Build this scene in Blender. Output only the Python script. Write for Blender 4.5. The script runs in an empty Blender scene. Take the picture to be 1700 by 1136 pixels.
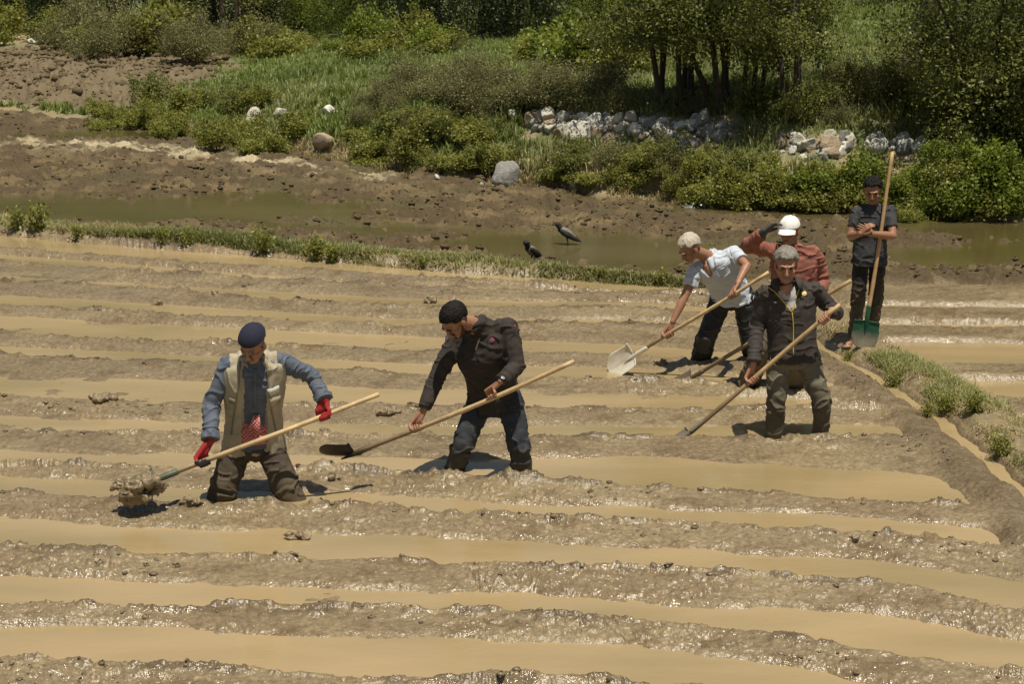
import bpy, math, random
import numpy as np
from mathutils import Vector, Matrix
from mathutils.bvhtree import BVHTree

# ------------------------------------------------------------------ camera, sky, sun, exposure
H, F, CX, CY, YH = 3.67, 3000.0, 850.0, 568.0, -60.0
TH = math.atan((CY - YH) / F)
sc = bpy.context.scene
C = sc.collection
cam_d = bpy.data.cameras.new("camera"); cam = bpy.data.objects.new("camera", cam_d); C.objects.link(cam)
cam.location = (0, 0, H); cam.rotation_euler = (math.pi / 2 - TH, 0, 0)
cam_d.sensor_width = 36; cam_d.lens = F / 1700 * 36
cam_d.clip_start = .2; cam_d.clip_end = 2000
cam_d.dof.use_dof = True; cam_d.dof.focus_distance = 13.6; cam_d.dof.aperture_fstop = 10
sc.camera = cam
SUN_EL, SUN_AZ = math.radians(75), math.radians(158)      # azimuth from +Y (away from camera) towards +X
w = bpy.data.worlds.new("World"); sc.world = w; w.use_nodes = True
nt = w.node_tree; nt.nodes.clear()
sky = nt.nodes.new('ShaderNodeTexSky'); sky.sky_type = 'NISHITA'; sky.sun_disc = False
sky.sun_elevation = SUN_EL; sky.sun_rotation = SUN_AZ
bg = nt.nodes.new('ShaderNodeBackground'); bg.inputs[1].default_value = .058
wo = nt.nodes.new('ShaderNodeOutputWorld')
tint = nt.nodes.new('ShaderNodeMix'); tint.data_type = 'RGBA'; tint.blend_type = 'MULTIPLY'; tint.inputs[0].default_value = 1; tint.inputs[7].default_value = (1, .93, .80, 1)
nt.links.new(sky.outputs[0], tint.inputs[6]); nt.links.new(tint.outputs[2], bg.inputs[0]); nt.links.new(bg.outputs[0], wo.inputs[0])
sl = bpy.data.lights.new("sun", 'SUN'); sl.energy = 4.9; sl.angle = math.radians(.5); sl.color = (1, .92, .77)
so = bpy.data.objects.new("sun", sl); C.objects.link(so)
sd = Vector((math.sin(SUN_AZ) * math.cos(SUN_EL), math.cos(SUN_AZ) * math.cos(SUN_EL), math.sin(SUN_EL)))
so.rotation_euler = sd.to_track_quat('Z', 'Y').to_euler()
sc.view_settings.view_transform = 'Standard'; sc.view_settings.look = 'None'
sc.view_settings.exposure = 0.1; sc.view_settings.gamma = 1
sc.cycles.use_denoising = True
sc.cycles.sample_clamp_indirect = 4
sc.cycles.max_bounces = 6; sc.cycles.diffuse_bounces = 3; sc.cycles.glossy_bounces = 3; sc.cycles.transmission_bounces = 3

rng = np.random.RandomState(7)
V = lambda *a: np.array(a, float)
def nz(v): v = np.asarray(v, float); return v / (np.linalg.norm(v) + 1e-12)
R_, FW, UP = V(1, 0, 0), V(0, math.cos(TH), -math.sin(TH)), V(0, math.sin(TH), math.cos(TH))
def ray(px, py): return FW + (px - CX) / F * R_ - (py - CY) / F * UP
def P(px, py, Y):                     # the place in the world, Y metres out, that the survey of the photo gives
    d = ray(px, py); return V(0, 0, H) + d * (Y / d[1])
def G(px, py, z=0.):                  # place on the ground
    d = ray(px, py); return V(0, 0, H) + d * ((z - H) / d[2])
def proj(p):
    q = np.asarray(p) - V(0, 0, H); k = q @ FW
    return CX + F * (q @ R_) / k, CY - F * (q @ UP) / k

# ------------------------------------------------------------------ noise
def _h(ix, iy, iz, s):
    n = (ix.astype(np.int64) * 374761393 + iy.astype(np.int64) * 668265263 + iz.astype(np.int64) * 2147483647 + s * 1274126177) & 0xffffffff
    n = ((n ^ (n >> 13)) * 1274126177) & 0xffffffff
    n = ((n ^ (n >> 16)) * 2246822519) & 0xffffffff
    return ((n ^ (n >> 15)) & 0xffff) / 65535.0
def vn3(p, s=0):
    p = np.asarray(p, float); i = np.floor(p).astype(np.int64); f = p - i; u = f * f * f * (f * (f * 6 - 15) + 10); r = 0
    for dx in (0, 1):
        for dy in (0, 1):
            for dz in (0, 1):
                wgt = (u[..., 0] if dx else 1 - u[..., 0]) * (u[..., 1] if dy else 1 - u[..., 1]) * (u[..., 2] if dz else 1 - u[..., 2])
                r = r + wgt * _h(i[..., 0] + dx, i[..., 1] + dy, i[..., 2] + dz, s)
    return r * 2 - 1
def vn2(x, y, s=0):
    ix = np.floor(x).astype(np.int64); iy = np.floor(y).astype(np.int64); fx = x - ix; fy = y - iy
    ux = fx * fx * fx * (fx * (fx * 6 - 15) + 10); uy = fy * fy * fy * (fy * (fy * 6 - 15) + 10); z = np.zeros_like(ix)
    a = _h(ix, iy, z, s); b = _h(ix + 1, iy, z, s); c = _h(ix, iy + 1, z, s); d = _h(ix + 1, iy + 1, z, s)
    return ((a * (1 - ux) + b * ux) * (1 - uy) + (c * (1 - ux) + d * ux) * uy) * 2 - 1
def fbm2(x, y, o=4, s=0, g=.5):
    r = 0; a = 1; t = 0
    for k in range(o):
        c, q = math.cos(.7 * k + .3), math.sin(.7 * k + .3)
        r = r + a * vn2((x * c - y * q), (x * q + y * c), s + k * 13); t += a; a *= g; x = x * 2.03; y = y * 2.03
    return r / t
def ss(a, b, x): t = np.clip((x - a) / (b - a), 0, 1); return t * t * (3 - 2 * t)

# ------------------------------------------------------------------ materials
def mat(name, col, rough=.8, var=.15, scale=8, bump=0., bscale=60, spec=.5, metal=0., mud=None, sheen=0, attr=None, col2=None, spl=0.):
    m = bpy.data.materials.new(name); m.use_nodes = True; t = m.node_tree; b = t.nodes['Principled BSDF']
    b.inputs['Roughness'].default_value = rough; b.inputs['Metallic'].default_value = metal
    b.inputs['Specular IOR Level'].default_value = spec
    tc = t.nodes.new('ShaderNodeTexCoord'); no = t.nodes.new('ShaderNodeTexNoise')
    no.inputs['Scale'].default_value = scale; no.inputs['Detail'].default_value = 6; no.inputs['Roughness'].default_value = .65
    t.links.new(tc.outputs['Object'], no.inputs['Vector'])
    mr = t.nodes.new('ShaderNodeMapRange'); mr.inputs[1].default_value = .3; mr.inputs[2].default_value = .7
    t.links.new(no.outputs['Fac'], mr.inputs[0])
    mx = t.nodes.new('ShaderNodeMix'); mx.data_type = 'RGBA'; t.links.new(mr.outputs[0], mx.inputs[0])
    c2 = col2 or tuple(min(1, c * (1 + var)) for c in col)
    c1 = col if col2 else tuple(c * (1 - var) for c in col)
    mx.inputs[6].default_value = (*c1, 1); mx.inputs[7].default_value = (*c2, 1); out = mx.outputs[2]
    if mud:                                   # splashed mud: (height of the edge, softness, colour)
        g = t.nodes.new('ShaderNodeNewGeometry'); sp = t.nodes.new('ShaderNodeSeparateXYZ'); t.links.new(g.outputs['Position'], sp.inputs[0])
        n2 = t.nodes.new('ShaderNodeTexNoise'); n2.inputs['Scale'].default_value = 7; n2.inputs['Detail'].default_value = 8
        n2.inputs['Roughness'].default_value = .7; t.links.new(tc.outputs['Object'], n2.inputs['Vector'])
        ma = t.nodes.new('ShaderNodeMath'); ma.operation = 'MULTIPLY_ADD'; t.links.new(n2.outputs['Fac'], ma.inputs[0])
        ma.inputs[1].default_value = -mud[1]; t.links.new(sp.outputs['Z'], ma.inputs[2])
        r2 = t.nodes.new('ShaderNodeMapRange'); r2.inputs[1].default_value = mud[0] - mud[1] * .75; r2.inputs[2].default_value = mud[0] - mud[1] * .30
        r2.inputs[3].default_value = 1; r2.inputs[4].default_value = 0
        t.links.new(ma.outputs[0], r2.inputs[0])
        m2 = t.nodes.new('ShaderNodeMix'); m2.data_type = 'RGBA'; t.links.new(r2.outputs[0], m2.inputs[0]); t.links.new(out, m2.inputs[6])
        m2.inputs[7].default_value = (*mud[2], 1); out = m2.outputs[2]
    if spl:                                   # dried splashes of mud here and there
        n5 = t.nodes.new('ShaderNodeTexNoise'); n5.inputs['Scale'].default_value = 11; n5.inputs['Detail'].default_value = 7; n5.inputs['Roughness'].default_value = .68; t.links.new(tc.outputs['Object'], n5.inputs['Vector'])
        r5 = t.nodes.new('ShaderNodeMapRange'); r5.inputs[1].default_value = .585; r5.inputs[2].default_value = .66; r5.inputs[4].default_value = spl; t.links.new(n5.outputs['Fac'], r5.inputs[0])
        m5 = t.nodes.new('ShaderNodeMix'); m5.data_type = 'RGBA'; t.links.new(r5.outputs[0], m5.inputs[0]); t.links.new(out, m5.inputs[6]); m5.inputs[7].default_value = (.15, .115, .07, 1); out = m5.outputs[2]
    t.links.new(out, b.inputs['Base Color'])
    if bump:
        n3 = t.nodes.new('ShaderNodeTexNoise'); n3.inputs['Scale'].default_value = bscale; n3.inputs['Detail'].default_value = 4
        t.links.new(tc.outputs['Object'], n3.inputs['Vector'])
        bp = t.nodes.new('ShaderNodeBump'); bp.inputs['Strength'].default_value = 1; bp.inputs['Distance'].default_value = bump
        t.links.new(n3.outputs['Fac'], bp.inputs['Height']); t.links.new(bp.outputs[0], b.inputs['Normal'])
    if sheen: b.inputs['Sheen Weight'].default_value = sheen
    return m
def leaf_mat(name, dark, light, trans=.35, rough=.45):
    m = bpy.data.materials.new(name); m.use_nodes = True; t = m.node_tree; b = t.nodes['Principled BSDF']
    at = t.nodes.new('ShaderNodeAttribute'); at.attribute_name = 'tint'
    mx = t.nodes.new('ShaderNodeMix'); mx.data_type = 'RGBA'; t.links.new(at.outputs['Fac'], mx.inputs[0])
    mx.inputs[6].default_value = (*dark, 1); mx.inputs[7].default_value = (*light, 1)
    t.links.new(mx.outputs[2], b.inputs['Base Color']); b.inputs['Roughness'].default_value = rough
    b.inputs['Specular IOR Level'].default_value = .35
    tr = t.nodes.new('ShaderNodeBsdfTranslucent'); ms = t.nodes.new('ShaderNodeMixShader'); ms.inputs[0].default_value = trans
    hs = t.nodes.new('ShaderNodeHueSaturation'); hs.inputs['Value'].default_value = 1.25; hs.inputs['Saturation'].default_value = 1.1
    t.links.new(mx.outputs[2], hs.inputs['Color']); t.links.new(hs.outputs[0], tr.inputs['Color'])
    t.links.new(b.outputs[0], ms.inputs[1]); t.links.new(tr.outputs[0], ms.inputs[2])
    t.links.new(ms.outputs[0], t.nodes['Material Output'].inputs['Surface'])
    return m
MUDC = (.210, .159, .093)

# ------------------------------------------------------------------ mesh helpers
class MB:
    def __init__(s): s.v = []; s.f = []; s.n = 0
    def add(s, v, f):
        v = np.asarray(v, float).reshape(-1, 3); s.v.append(v); s.f += [tuple(i + s.n for i in q) for q in f]; s.n += len(v); return s
    def mesh(s, name='m'):
        m = bpy.data.meshes.new(name); m.from_pydata([tuple(p) for p in np.concatenate(s.v)], [], s.f); m.update(); return m
def ring_mesh(rings, cap=True):
    n = len(rings[0]); f = []
    for i in range(len(rings) - 1):
        for j in range(n):
            k = (j + 1) % n; f.append((i * n + j, i * n + k, (i + 1) * n + k, (i + 1) * n + j))
    if cap:
        f.append(tuple(range(n))[::-1]); f.append(tuple((len(rings) - 1) * n + j for j in range(n)))
    return np.concatenate(rings), f
def frame(a):
    a = nz(a); t = V(0, 0, 1) if abs(a[2]) < .9 else V(1, 0, 0); u = nz(np.cross(t, a)); return u, np.cross(a, u)
def tube(pts, rad, n=10, rnd=True):
    pts = [np.asarray(p, float) for p in pts]; rings = []; u = None
    P_, R2 = [], []
    if rnd:
        a = nz(pts[1] - pts[0])
        for q in (1, .92, .7, .38): P_.append(pts[0] - a * rad[0] * q); R2.append(rad[0] * math.sqrt(max(0.0025, 1 - q * q)))
    P_ += pts; R2 += list(rad)
    if rnd:
        a = nz(pts[-1] - pts[-2])
        for q in (.38, .7, .92, 1): P_.append(pts[-1] + a * rad[-1] * q); R2.append(rad[-1] * math.sqrt(max(0.0025, 1 - q * q)))
    for i in range(len(P_)):
        a = nz(P_[min(i + 1, len(P_) - 1)] - P_[max(i - 1, 0)])
        if u is None: u, w_ = frame(a)
        else: u = nz(u - a * (u @ a)); w_ = np.cross(a, u)
        th = np.arange(n) / n * 2 * math.pi
        rings.append(P_[i] + R2[i] * (np.outer(np.cos(th), u) + np.outer(np.sin(th), w_)))
    return ring_mesh(rings)
def ell(c, r, R=np.eye(3), n=20, m=14):
    rings = []
    for i in range(m):
        a = math.pi * (i + .5) / m; th = np.arange(n) / n * 2 * math.pi
        q = np.stack([math.sin(a) * np.cos(th) * r[0], math.sin(a) * np.sin(th) * r[1], np.full(n, -math.cos(a) * r[2])], 1)
        rings.append(q @ np.asarray(R).T + c)
    return ring_mesh(rings)
def loft(rings_def, n=32, sub=6, ex=2.3):
    K = np.array([np.concatenate([c, u, v, [a, b]]) for c, u, v, a, b in rings_def])
    out = []; m = len(K)
    for i in range(m - 1):
        p0, p1, p2, p3 = K[max(i - 1, 0)], K[i], K[i + 1], K[min(i + 2, m - 1)]
        for s in range(sub + (i == m - 2)):
            t = s / sub; out.append(.5 * ((2 * p1) + (-p0 + p2) * t + (2 * p0 - 5 * p1 + 4 * p2 - p3) * t * t + (-p0 + 3 * p1 - 3 * p2 + p3) * t ** 3))
    th = np.arange(n) / n * 2 * math.pi; cs, sn = np.cos(th), np.sin(th)
    k = (np.abs(cs) ** ex + np.abs(sn) ** ex) ** (-1 / ex)
    rings = []
    for q in out:
        rings.append(q[:3] + np.outer(k * sn * q[9], nz(q[3:6])) + np.outer(k * cs * q[10], nz(q[6:9])))
    return ring_mesh(rings)
def tag(o, label=None, cat=None, group=None, kind=None):
    if label: o['label'] = label
    if cat: o['category'] = cat
    if group: o['group'] = group
    if kind: o['kind'] = kind
    return o
def obj(name, me, material=None, parent=None, smooth=True):
    if isinstance(me, MB): me = me.mesh(name)
    o = bpy.data.objects.new(name, me); C.objects.link(o)
    if material: me.materials.clear(); me.materials.append(material)
    if smooth: me.polygons.foreach_set('use_smooth', [True] * len(me.polygons))
    if parent is not None:
        o.parent = parent; o.matrix_parent_inverse = Matrix.Translation(-parent_world(parent))
    return o
def parent_world(o):
    v = Vector((0, 0, 0))
    while o is not None: v = v + o.location; o = None if o.parent is None else None
    return v
def empty(name, loc):
    o = bpy.data.objects.new(name, None); C.objects.link(o); o.location = tuple(loc); o.empty_display_size = .2; return o
def remesh(mb, vox=.006, smooth=3, fac=.5):
    me = mb.mesh('tmp'); o = bpy.data.objects.new('tmp', me); C.objects.link(o)
    r = o.modifiers.new('r', 'REMESH'); r.mode = 'VOXEL'; r.voxel_size = vox; r.adaptivity = 0
    if smooth: s = o.modifiers.new('s', 'SMOOTH'); s.iterations = smooth; s.factor = fac
    dg = bpy.context.evaluated_depsgraph_get(); dg.update()
    m2 = bpy.data.meshes.new_from_object(o.evaluated_get(dg)); bpy.data.objects.remove(o); bpy.data.meshes.remove(me)
    return m2
def getv(me): a = np.empty(len(me.vertices) * 3, np.float32); me.vertices.foreach_get('co', a); return a.reshape(-1, 3).astype(float)
def getn(me): a = np.empty(len(me.vertices) * 3, np.float32); me.vertices.foreach_get('normal', a); return a.reshape(-1, 3).astype(float)
def setv(me, v): me.vertices.foreach_set('co', np.asarray(v, np.float32).ravel()); me.update()
def bvh(me):
    v = getv(me); return BVHTree.FromPolygons([tuple(p) for p in v], [tuple(p.vertices) for p in me.polygons])
def folds(me, bones, amp=.005, hi=22, lo=5, seed=0, joint=1.2):
    """cloth folds: creases that run round the limb, strongest near its joints"""
    v = getv(me); n = getn(me); best = np.full(len(v), 9.); q = np.zeros_like(v); am = np.ones(len(v))
    for k, (a, b, r) in enumerate(bones):
        ax = nz(b - a); L = np.linalg.norm(b - a); t = np.clip((v - a) @ ax, 0, L); d = np.linalg.norm(v - a - np.outer(t, ax), axis=1) / r
        m = d < best; best[m] = d[m]
        q[m] = (v[m] * lo + np.outer(((v[m] - a) @ ax) * (hi - lo), ax) + k * 7.7)
        am[m] = 1 + joint * np.exp(-(np.minimum(t, L - t)[m] / .09) ** 2)
    w1 = vn3(q + .35 * np.stack([vn3(v * 9, 3), vn3(v * 9, 4), vn3(v * 9, 5)], 1) * 2, seed)
    rdg = np.clip(1 - np.abs(w1) * 3.4, 0, 1) ** 1.4 * 1.5 - .35
    fine = vn3(q * 2.1 + 3, seed + 1)
    setv(me, v + n * ((rdg * .9 + fine * .45) * amp * 1.05 * am)[:, None])
# ------------------------------------------------------------------ the ground: paddy rows, bunds, far field, bank, hill
def wline(px, py, z=0.):
    a = np.array([G(x, y, z) for x, y in zip(px, py)]); return a[:, 0], a[:, 1]
SX = [-500, 0, 100, 660, 1050, 1450, 1700, 2200]
T_ = [(372, 391, 401, 443, 472, 486, 492, 500), (405, 424, 430, 473, 487, 506, 512, 520), (440, 456, 462, 497, 502, 532, 545, 560), (470, 488, 494, 530, 531, 562, 575, 590),
      (505, 524, 529, 557, 573, 606, 625, 650), (560, 576, 579, 605, 612, 641, 660, 690), (605, 621, 624, 646, 652, 667, 690, 730), (675, 688, 691, 707, 711, 703, 735, 780),
      (735, 748, 750, 760, 760, 780, 800, 840), (775, 794, 798, 828, 839, 856, 885, 930), (845, 863, 868, 888, 906, 930, 968, 1010), (940, 957, 962, 985, 998, 1027, 1070, 1120),
      (1030, 1041, 1043, 1060, 1077, 1130, 1185, 1250), (1150, 1158, 1160, 1175, 1192, 1235, 1290, 1350), (1275, 1290, 1290, 1300, 1320, 1360, 1400, 1450)]
B_ = [(392, 411, 420, 458, 480, 490, 497, 506), (413, 433, 441, 475, 488, 507, 513, 521), (449, 466, 472, 508, 514, 536, 549, 564), (487, 505, 512, 540, 537, 564, 577, 592),
      (530, 552, 560, 582, 590, 610, 629, 654), (570, 588, 592, 616, 632, 645, 664, 694), (650, 664, 667, 676, 680, 677, 697, 740), (692, 710, 714, 724, 727, 722, 745, 790),
      (755, 768, 769, 785, 804, 828, 845, 880), (806, 824, 826, 843, 861, 888, 915, 960), (890, 906, 910, 935, 946, 978, 1016, 1060), (990, 1006, 1010, 1012, 1033, 1075, 1120, 1170),
      (1080, 1094, 1097, 1124, 1145, 1185, 1235, 1300), (1205, 1218, 1220, 1240, 1255, 1290, 1330, 1400), (1340, 1350, 1352, 1365, 1380, 1400, 1440, 1500)]
knots = []                       # from far to near: shoreline (phase 0), crest (phase .5) ...
for t, b in zip(T_, B_): knots.append(wline(SX, t, .0)); knots.append(wline(SX, b, .055))
DX, DY_ = zip(*[tuple(G(x, y)[:2]) for x, y in ((1340, 552), (1362, 572), (1430, 612), (1500, 655), (1570, 705), (1640, 765), (1700, 812), (1760, 880))])
DY_ = np.array(DY_)[::-1]; DX = np.array(DX)[::-1]
def ditch_x(Y): return np.interp(Y, np.r_[4., DY_], np.r_[DX[0] + .15, DX])
NEx, NEy = wline([-1500, -500, 0, 300, 700, 1000, 1130, 1400, 1700, 2400], [300, 355, 389, 409, 449, 469, 477, 478, 480, 484])     # near foot of the grassy bund
FEx, FEy = wline([-1500, -500, 0, 400, 700, 1000, 1130, 1400, 1700, 2400], [275, 330, 362, 397, 424, 452, 463, 466, 468, 474], .08)
BKx, BKy = wline([-2200, -800, 0, 200, 320, 430, 520, 640, 800, 1000, 1200, 1450, 1700, 2500], [160, 172, 186, 204, 228, 246, 262, 282, 303, 324, 342, 356, 364, 380])   # foot of the bank
LEGS = [tuple(G(a, b, .04)[:2]) for a, b in ((368, 838), (488, 838), (752, 786), (868, 795), (1163, 598), (1252, 600), (1284, 728), (1361, 734), (1240, 643), (1318, 645))]
def dx_(x, xd): return xd - x
def terrain(x, y, detail=True):
    sh = x.shape; z = np.zeros(sh); xd = ditch_x(y) + .035 * vn2(y * 2.3, y * 0 + 7., 15) + .015 * vn2(y * 9, y * 0 + 2., 16)
    yn = np.interp(x, NEx, NEy); yf = np.interp(x, FEx, FEy); yb = np.interp(x, BKx, BKy)
    yn = yn + .10 * vn2(x * 1.7, y * 0 + 3., 5) + .05 * vn2(x * 5, y * 0, 6)
    wob = .075 * vn2(x * .9, y * .9, 11) + .055 * vn2(x * 2.6, y * 2.6, 12) + .022 * vn2(x * 9, y * 9, 13)
    wob = wob * np.interp(y, [11, 17], [1., .5])
    # rows
    ph = np.full(sh, -1.); Yk = [np.interp(x, kx, ky) for kx, ky in knots]; yy = y + wob
    cr = np.zeros(sh)
    for i in range(len(Yk) - 1):
        m = (yy <= Yk[i]) & (yy > Yk[i + 1]); t = (Yk[i] - yy) / np.maximum(Yk[i] - Yk[i + 1], 1e-4)
        ph[m] = (i + t)[m]
    near = yy <= Yk[-1]; ph[near] = len(Yk) - 1
    fr = ph - np.floor(ph); ii = np.floor(ph).astype(int)
    even = (ii % 2 == 0) & (ph >= 0); odd = (ii % 2 == 1)
    hrow = .058 + .026 * vn2(x * .8, ii * 3.3, 21) + .014 * vn2(x * 2.7, ii * 5.3, 22)
    zw = np.where(fr < .9, -.06 * np.sin(np.clip(fr, 0, 1) * math.pi) ** .7, 0); zw = np.where(fr > .72, zw * (1 - ss(.72, 1, fr)) + hrow * ss(.74, 1.0, fr) ** 1.3, zw)
    zr = hrow * np.where(fr < .8, 1 - .55 * fr / .8, .45 * (1 - ss(.8, 1.02, fr)))
    row = np.where(even, zw, np.where(odd, zr, .05))
    mud = even * 0. + np.clip(row * 18 + .45, 0, 1)
    if detail:
        w1 = fbm2(x * 2.6, y * 3.2, 3, 31); w2 = 1 - np.abs(fbm2(x * 7, y * 9, 3, 41)) * 2.6; w3 = fbm2(x * 21, y * 25, 3, 51); w4 = fbm2(x * 60, y * 66, 2, 61)
        ck = np.abs(vn2(x * 4.5 + .8 * vn2(x * 3, y * 3, 71), y * 8 + .8 * vn2(x * 3, y * 3, 72), 73)); crack = np.exp(-(ck / .05) ** 2) * ss(-.1, .35, vn2(x * 1.6, y * 2.4, 74))
        clod = np.clip(fbm2(x * 8, y * 9, 3, 81) - .12, 0, .3) * ss(0.0, .4, vn2(x * 1.3, y * 2.5, 82)); bl = 1 - np.abs(fbm2(x * 16, y * 18, 3, 85)) * 2.6
        rough = .7 * w1 * .020 + (w2 - .4) * .016 + w3 * .012 + w4 * .010 - crack * .026 + clod * .10 + (bl - .4) * .010 * ss(-.3, .3, vn2(x * 2.2, y * 3, 86)) - .012 * np.exp(-(np.abs(vn2(x * 13 + 2 * w1, y * 17 + 2 * w3, 87)) / .07) ** 2)
    else: rough = 0
    amt = .38 + .62 * ss(-.15, .45, vn2(x * 1.1, y * 1.9, 98) + .35 * vn2(x * 3.7, y * 4.9, 99)); rough = rough * amt * .85
    isl = ss(.50, .68, vn2(x * .75, y * 1.5, 100) + .25 * vn2(x * 2.9, y * 4.1, 102)) * even * (1 - np.abs(fr - .5) * 1.2)
    z = row + isl * (.050 + .02 * vn2(x * 5, y * 7, 107)) + rough * np.clip(mud + isl, 0, 1)
    for lx, ly in LEGS: r_ = np.sqrt((x - lx) ** 2 + (y - ly) ** 2); z = z + np.exp(-((r_ - .15 - .03 * vn2(x * 9, y * 9, 108)) / .055) ** 2) * .032 * (1 + .5 * vn2(x * 7, y * 7, 109)) - .02 * np.exp(-(r_ / .11) ** 2)
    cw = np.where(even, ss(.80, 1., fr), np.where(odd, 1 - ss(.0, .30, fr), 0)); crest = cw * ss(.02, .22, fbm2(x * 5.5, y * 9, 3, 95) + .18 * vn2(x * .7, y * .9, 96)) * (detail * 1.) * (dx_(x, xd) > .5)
    z = z + crest * (.014 + .018 * np.clip(fbm2(x * 12, y * 15, 2, 97) + .2, 0, 1))
    # headland at the right end of the rows
    dx = xd - x; end = ss(.62 + .12 * vn2(y * 2.2, y * 0, 91), .30, dx); z = z * (1 - end) + end * (.045 + .030 * np.exp(-((dx - .30) / .12) ** 2) * (1 + vn2(x * 2, y * 3, 92)) + rough * .8)
    mudd = end * ss(-.1, .1, dx)
    z = np.where(dx < .14, -.05 * np.exp(-((dx - .03) / .065) ** 2) + .06 * ss(.03, .12, np.abs(dx - .03)) + rough * .5, z)
    # right bund and the basin beyond it
    rt = x > xd + .08; u = x - xd
    bund = .02 + .085 * ss(.06, .20, u) * (1 - ss(.42, .68, u))
    rb = .055 * np.ones(sh)
    for (a, b) in ((16.45, 17.45), (15.15, 15.85), (18.2, 18.45), (19.3, 19.5), (13.2, 14.3), (11.2, 12.4), (9.2, 10.2)):
        sl_ = .15 * (x - 3.9) * 0; yq = y + wob * 1.3 + .06 * (x - 4); rb = rb - .10 * ss(a - .12, a + .10, yq) * (1 - ss(b - .05, b + .12, yq))
    rz = np.where(u < .58, np.maximum(bund, 0) + (rough * .9), rb * ss(.52, .75, u) + rough * .8)
    z = np.where(rt, rz, z)
    # top bund
    tb = ss(-.05, .10, y - yn) * (1 - ss(-.12, .22, y - yf)); fade = 1 - ss(2.0, 2.9, x)
    z = np.where(y > yn - .05, z * 0 + rough * .9 + (.11 * fade + .05 * (1 - fade)) * tb, z)
    # far field
    far = ss(.0, .3, y - yf)
    lump = np.abs(fbm2(x * 3.0, y * 3.6, 4, 101)) * .075 + fbm2(x * 8, y * 8, 3, 103) * .08 + np.clip(fbm2(x * 5, y * 5, 3, 104), 0, 1) * .09
    lvl = .045 + .035 * vn2(x * .35, y * .5, 105) + .04 * vn2(x * .9, y * 2.2, 106) + .05 * vn2(x * 2.1, y * 4.2, 110)
    def pud(px, py, rx, ry):
        c = G(px, py); return np.exp(-(((x - c[0]) / rx) ** 2 + ((y - c[1]) / ry) ** 2) ** 1.5)
    for a in ((60, 340, 4.6, 2.0), (250, 350, 2.6, 1.4), (330, 352, 3.2, 1.0), (560, 378, 1.6, .8), (980, 412, 1.3, 1.6), (1060, 425, 1.0, 1.5), (800, 398, 1.0, .7), (1560, 423, 1.6, .9), (1650, 418, 1.2, .8), (1210, 345, 2.2, .7), (1350, 356, 2.4, .8),
              (1560, 376, 2.6, .9), (1700, 382, 2.0, .9), (180, 225, 2.5, 1.6), (420, 335, 1.6, .5), (1000, 330, 1.5, .5), (-400, 330, 4, 2), (2000, 400, 3, 2)):
        lvl = lvl - .088 * pud(*a)
    ff = lvl + lump - .035
    z = z * (1 - far) + ff * far
    # bank, hillside
    d = y - yb + .35 * vn2(x * .9, y * .9, 121) + .2 * vn2(x * 2.7, y * 2.7, 123)
    rise = np.interp(x, [-16, -9, -6, -3.5, 0, 4, 30], [.12, .18, .5, .75, .95, 1.15, 1.5])
    bk = rise * ss(-.1, 3.2, d) + .28 * rise * ss(0, .5, d) + np.clip(d - 4, 0, 200) * np.interp(x, [-20, -6, 2, 9, 25], [.002, .004, .009, .020, .05]) + .10 * vn2(x * .6, y * .6, 125) * ss(0, 4, d) + .05 * vn2(x * 2, y * 2, 127) * ss(0, 1, d)
    z = np.where(d > -.1, z * (1 - ss(-.1, .1, d)) + (bk + .02 + .03 * vn2(x * 8, y * 8, 129)) * ss(-.1, .1, d), z)
    # masks: wet mud, brown soil, dry earth, grass
    bank = ss(-.1, .15, d); topb = tb * fade * (1 - far); rbm = np.where(rt, ss(.05, .2, u) * (1 - ss(.45, .65, u)), 0) * (y < yn)
    plow = bank * 0
    c1 = G(0, 92)[1]; c0 = yb + 1.0; xe = np.interp(y, [30, 46, 60, 75], [-8.2, -9.0, -9.6, -11.5]); plow = ss(-.5, .5, y - c0) * (1 - ss(-2, 1, y - c1)) * (1 - ss(-.8, .8, x - xe + vn2(x, y, 131)))
    if detail: z = z + plow * (np.abs(fbm2(x * 1.2, y * 1.2, 4, 133)) * .5 + fbm2(x * 4, y * 4, 3, 134) * .14 - .06)
    strw = np.exp(-(((y - np.interp(x, [-14, -8, -4, -1], [39.5, 36.6, 33.2, 30.0])) / 1.1) ** 2)) * (1 - ss(-3.0, -1.2, x)) * (1 - bank)
    far_path = bank * np.exp(-((y - np.interp(x, [-30, -20, -10, -5], [90, 84, 78, 76])) / 6) ** 2) * (1 - ss(-12, -9, x))
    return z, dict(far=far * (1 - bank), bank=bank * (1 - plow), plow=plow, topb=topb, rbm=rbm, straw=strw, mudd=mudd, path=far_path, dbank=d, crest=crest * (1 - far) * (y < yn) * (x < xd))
def zat(x, y):
    a, m = terrain(np.atleast_1d(np.asarray(x, float)), np.atleast_1d(np.asarray(y, float))); return a
_YS = np.exp(np.linspace(math.log(9), math.log(120), 900))
def yat(px, py, dz=0.):
    """distance at which the photo's survey line meets the ground"""
    z = zat((px - CX) / F * _YS, _YS) + dz; k = np.nonzero(z >= H - (py - YH) * _YS / F)[0]; return float(_YS[k[0]]) if len(k) else 100.
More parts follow.
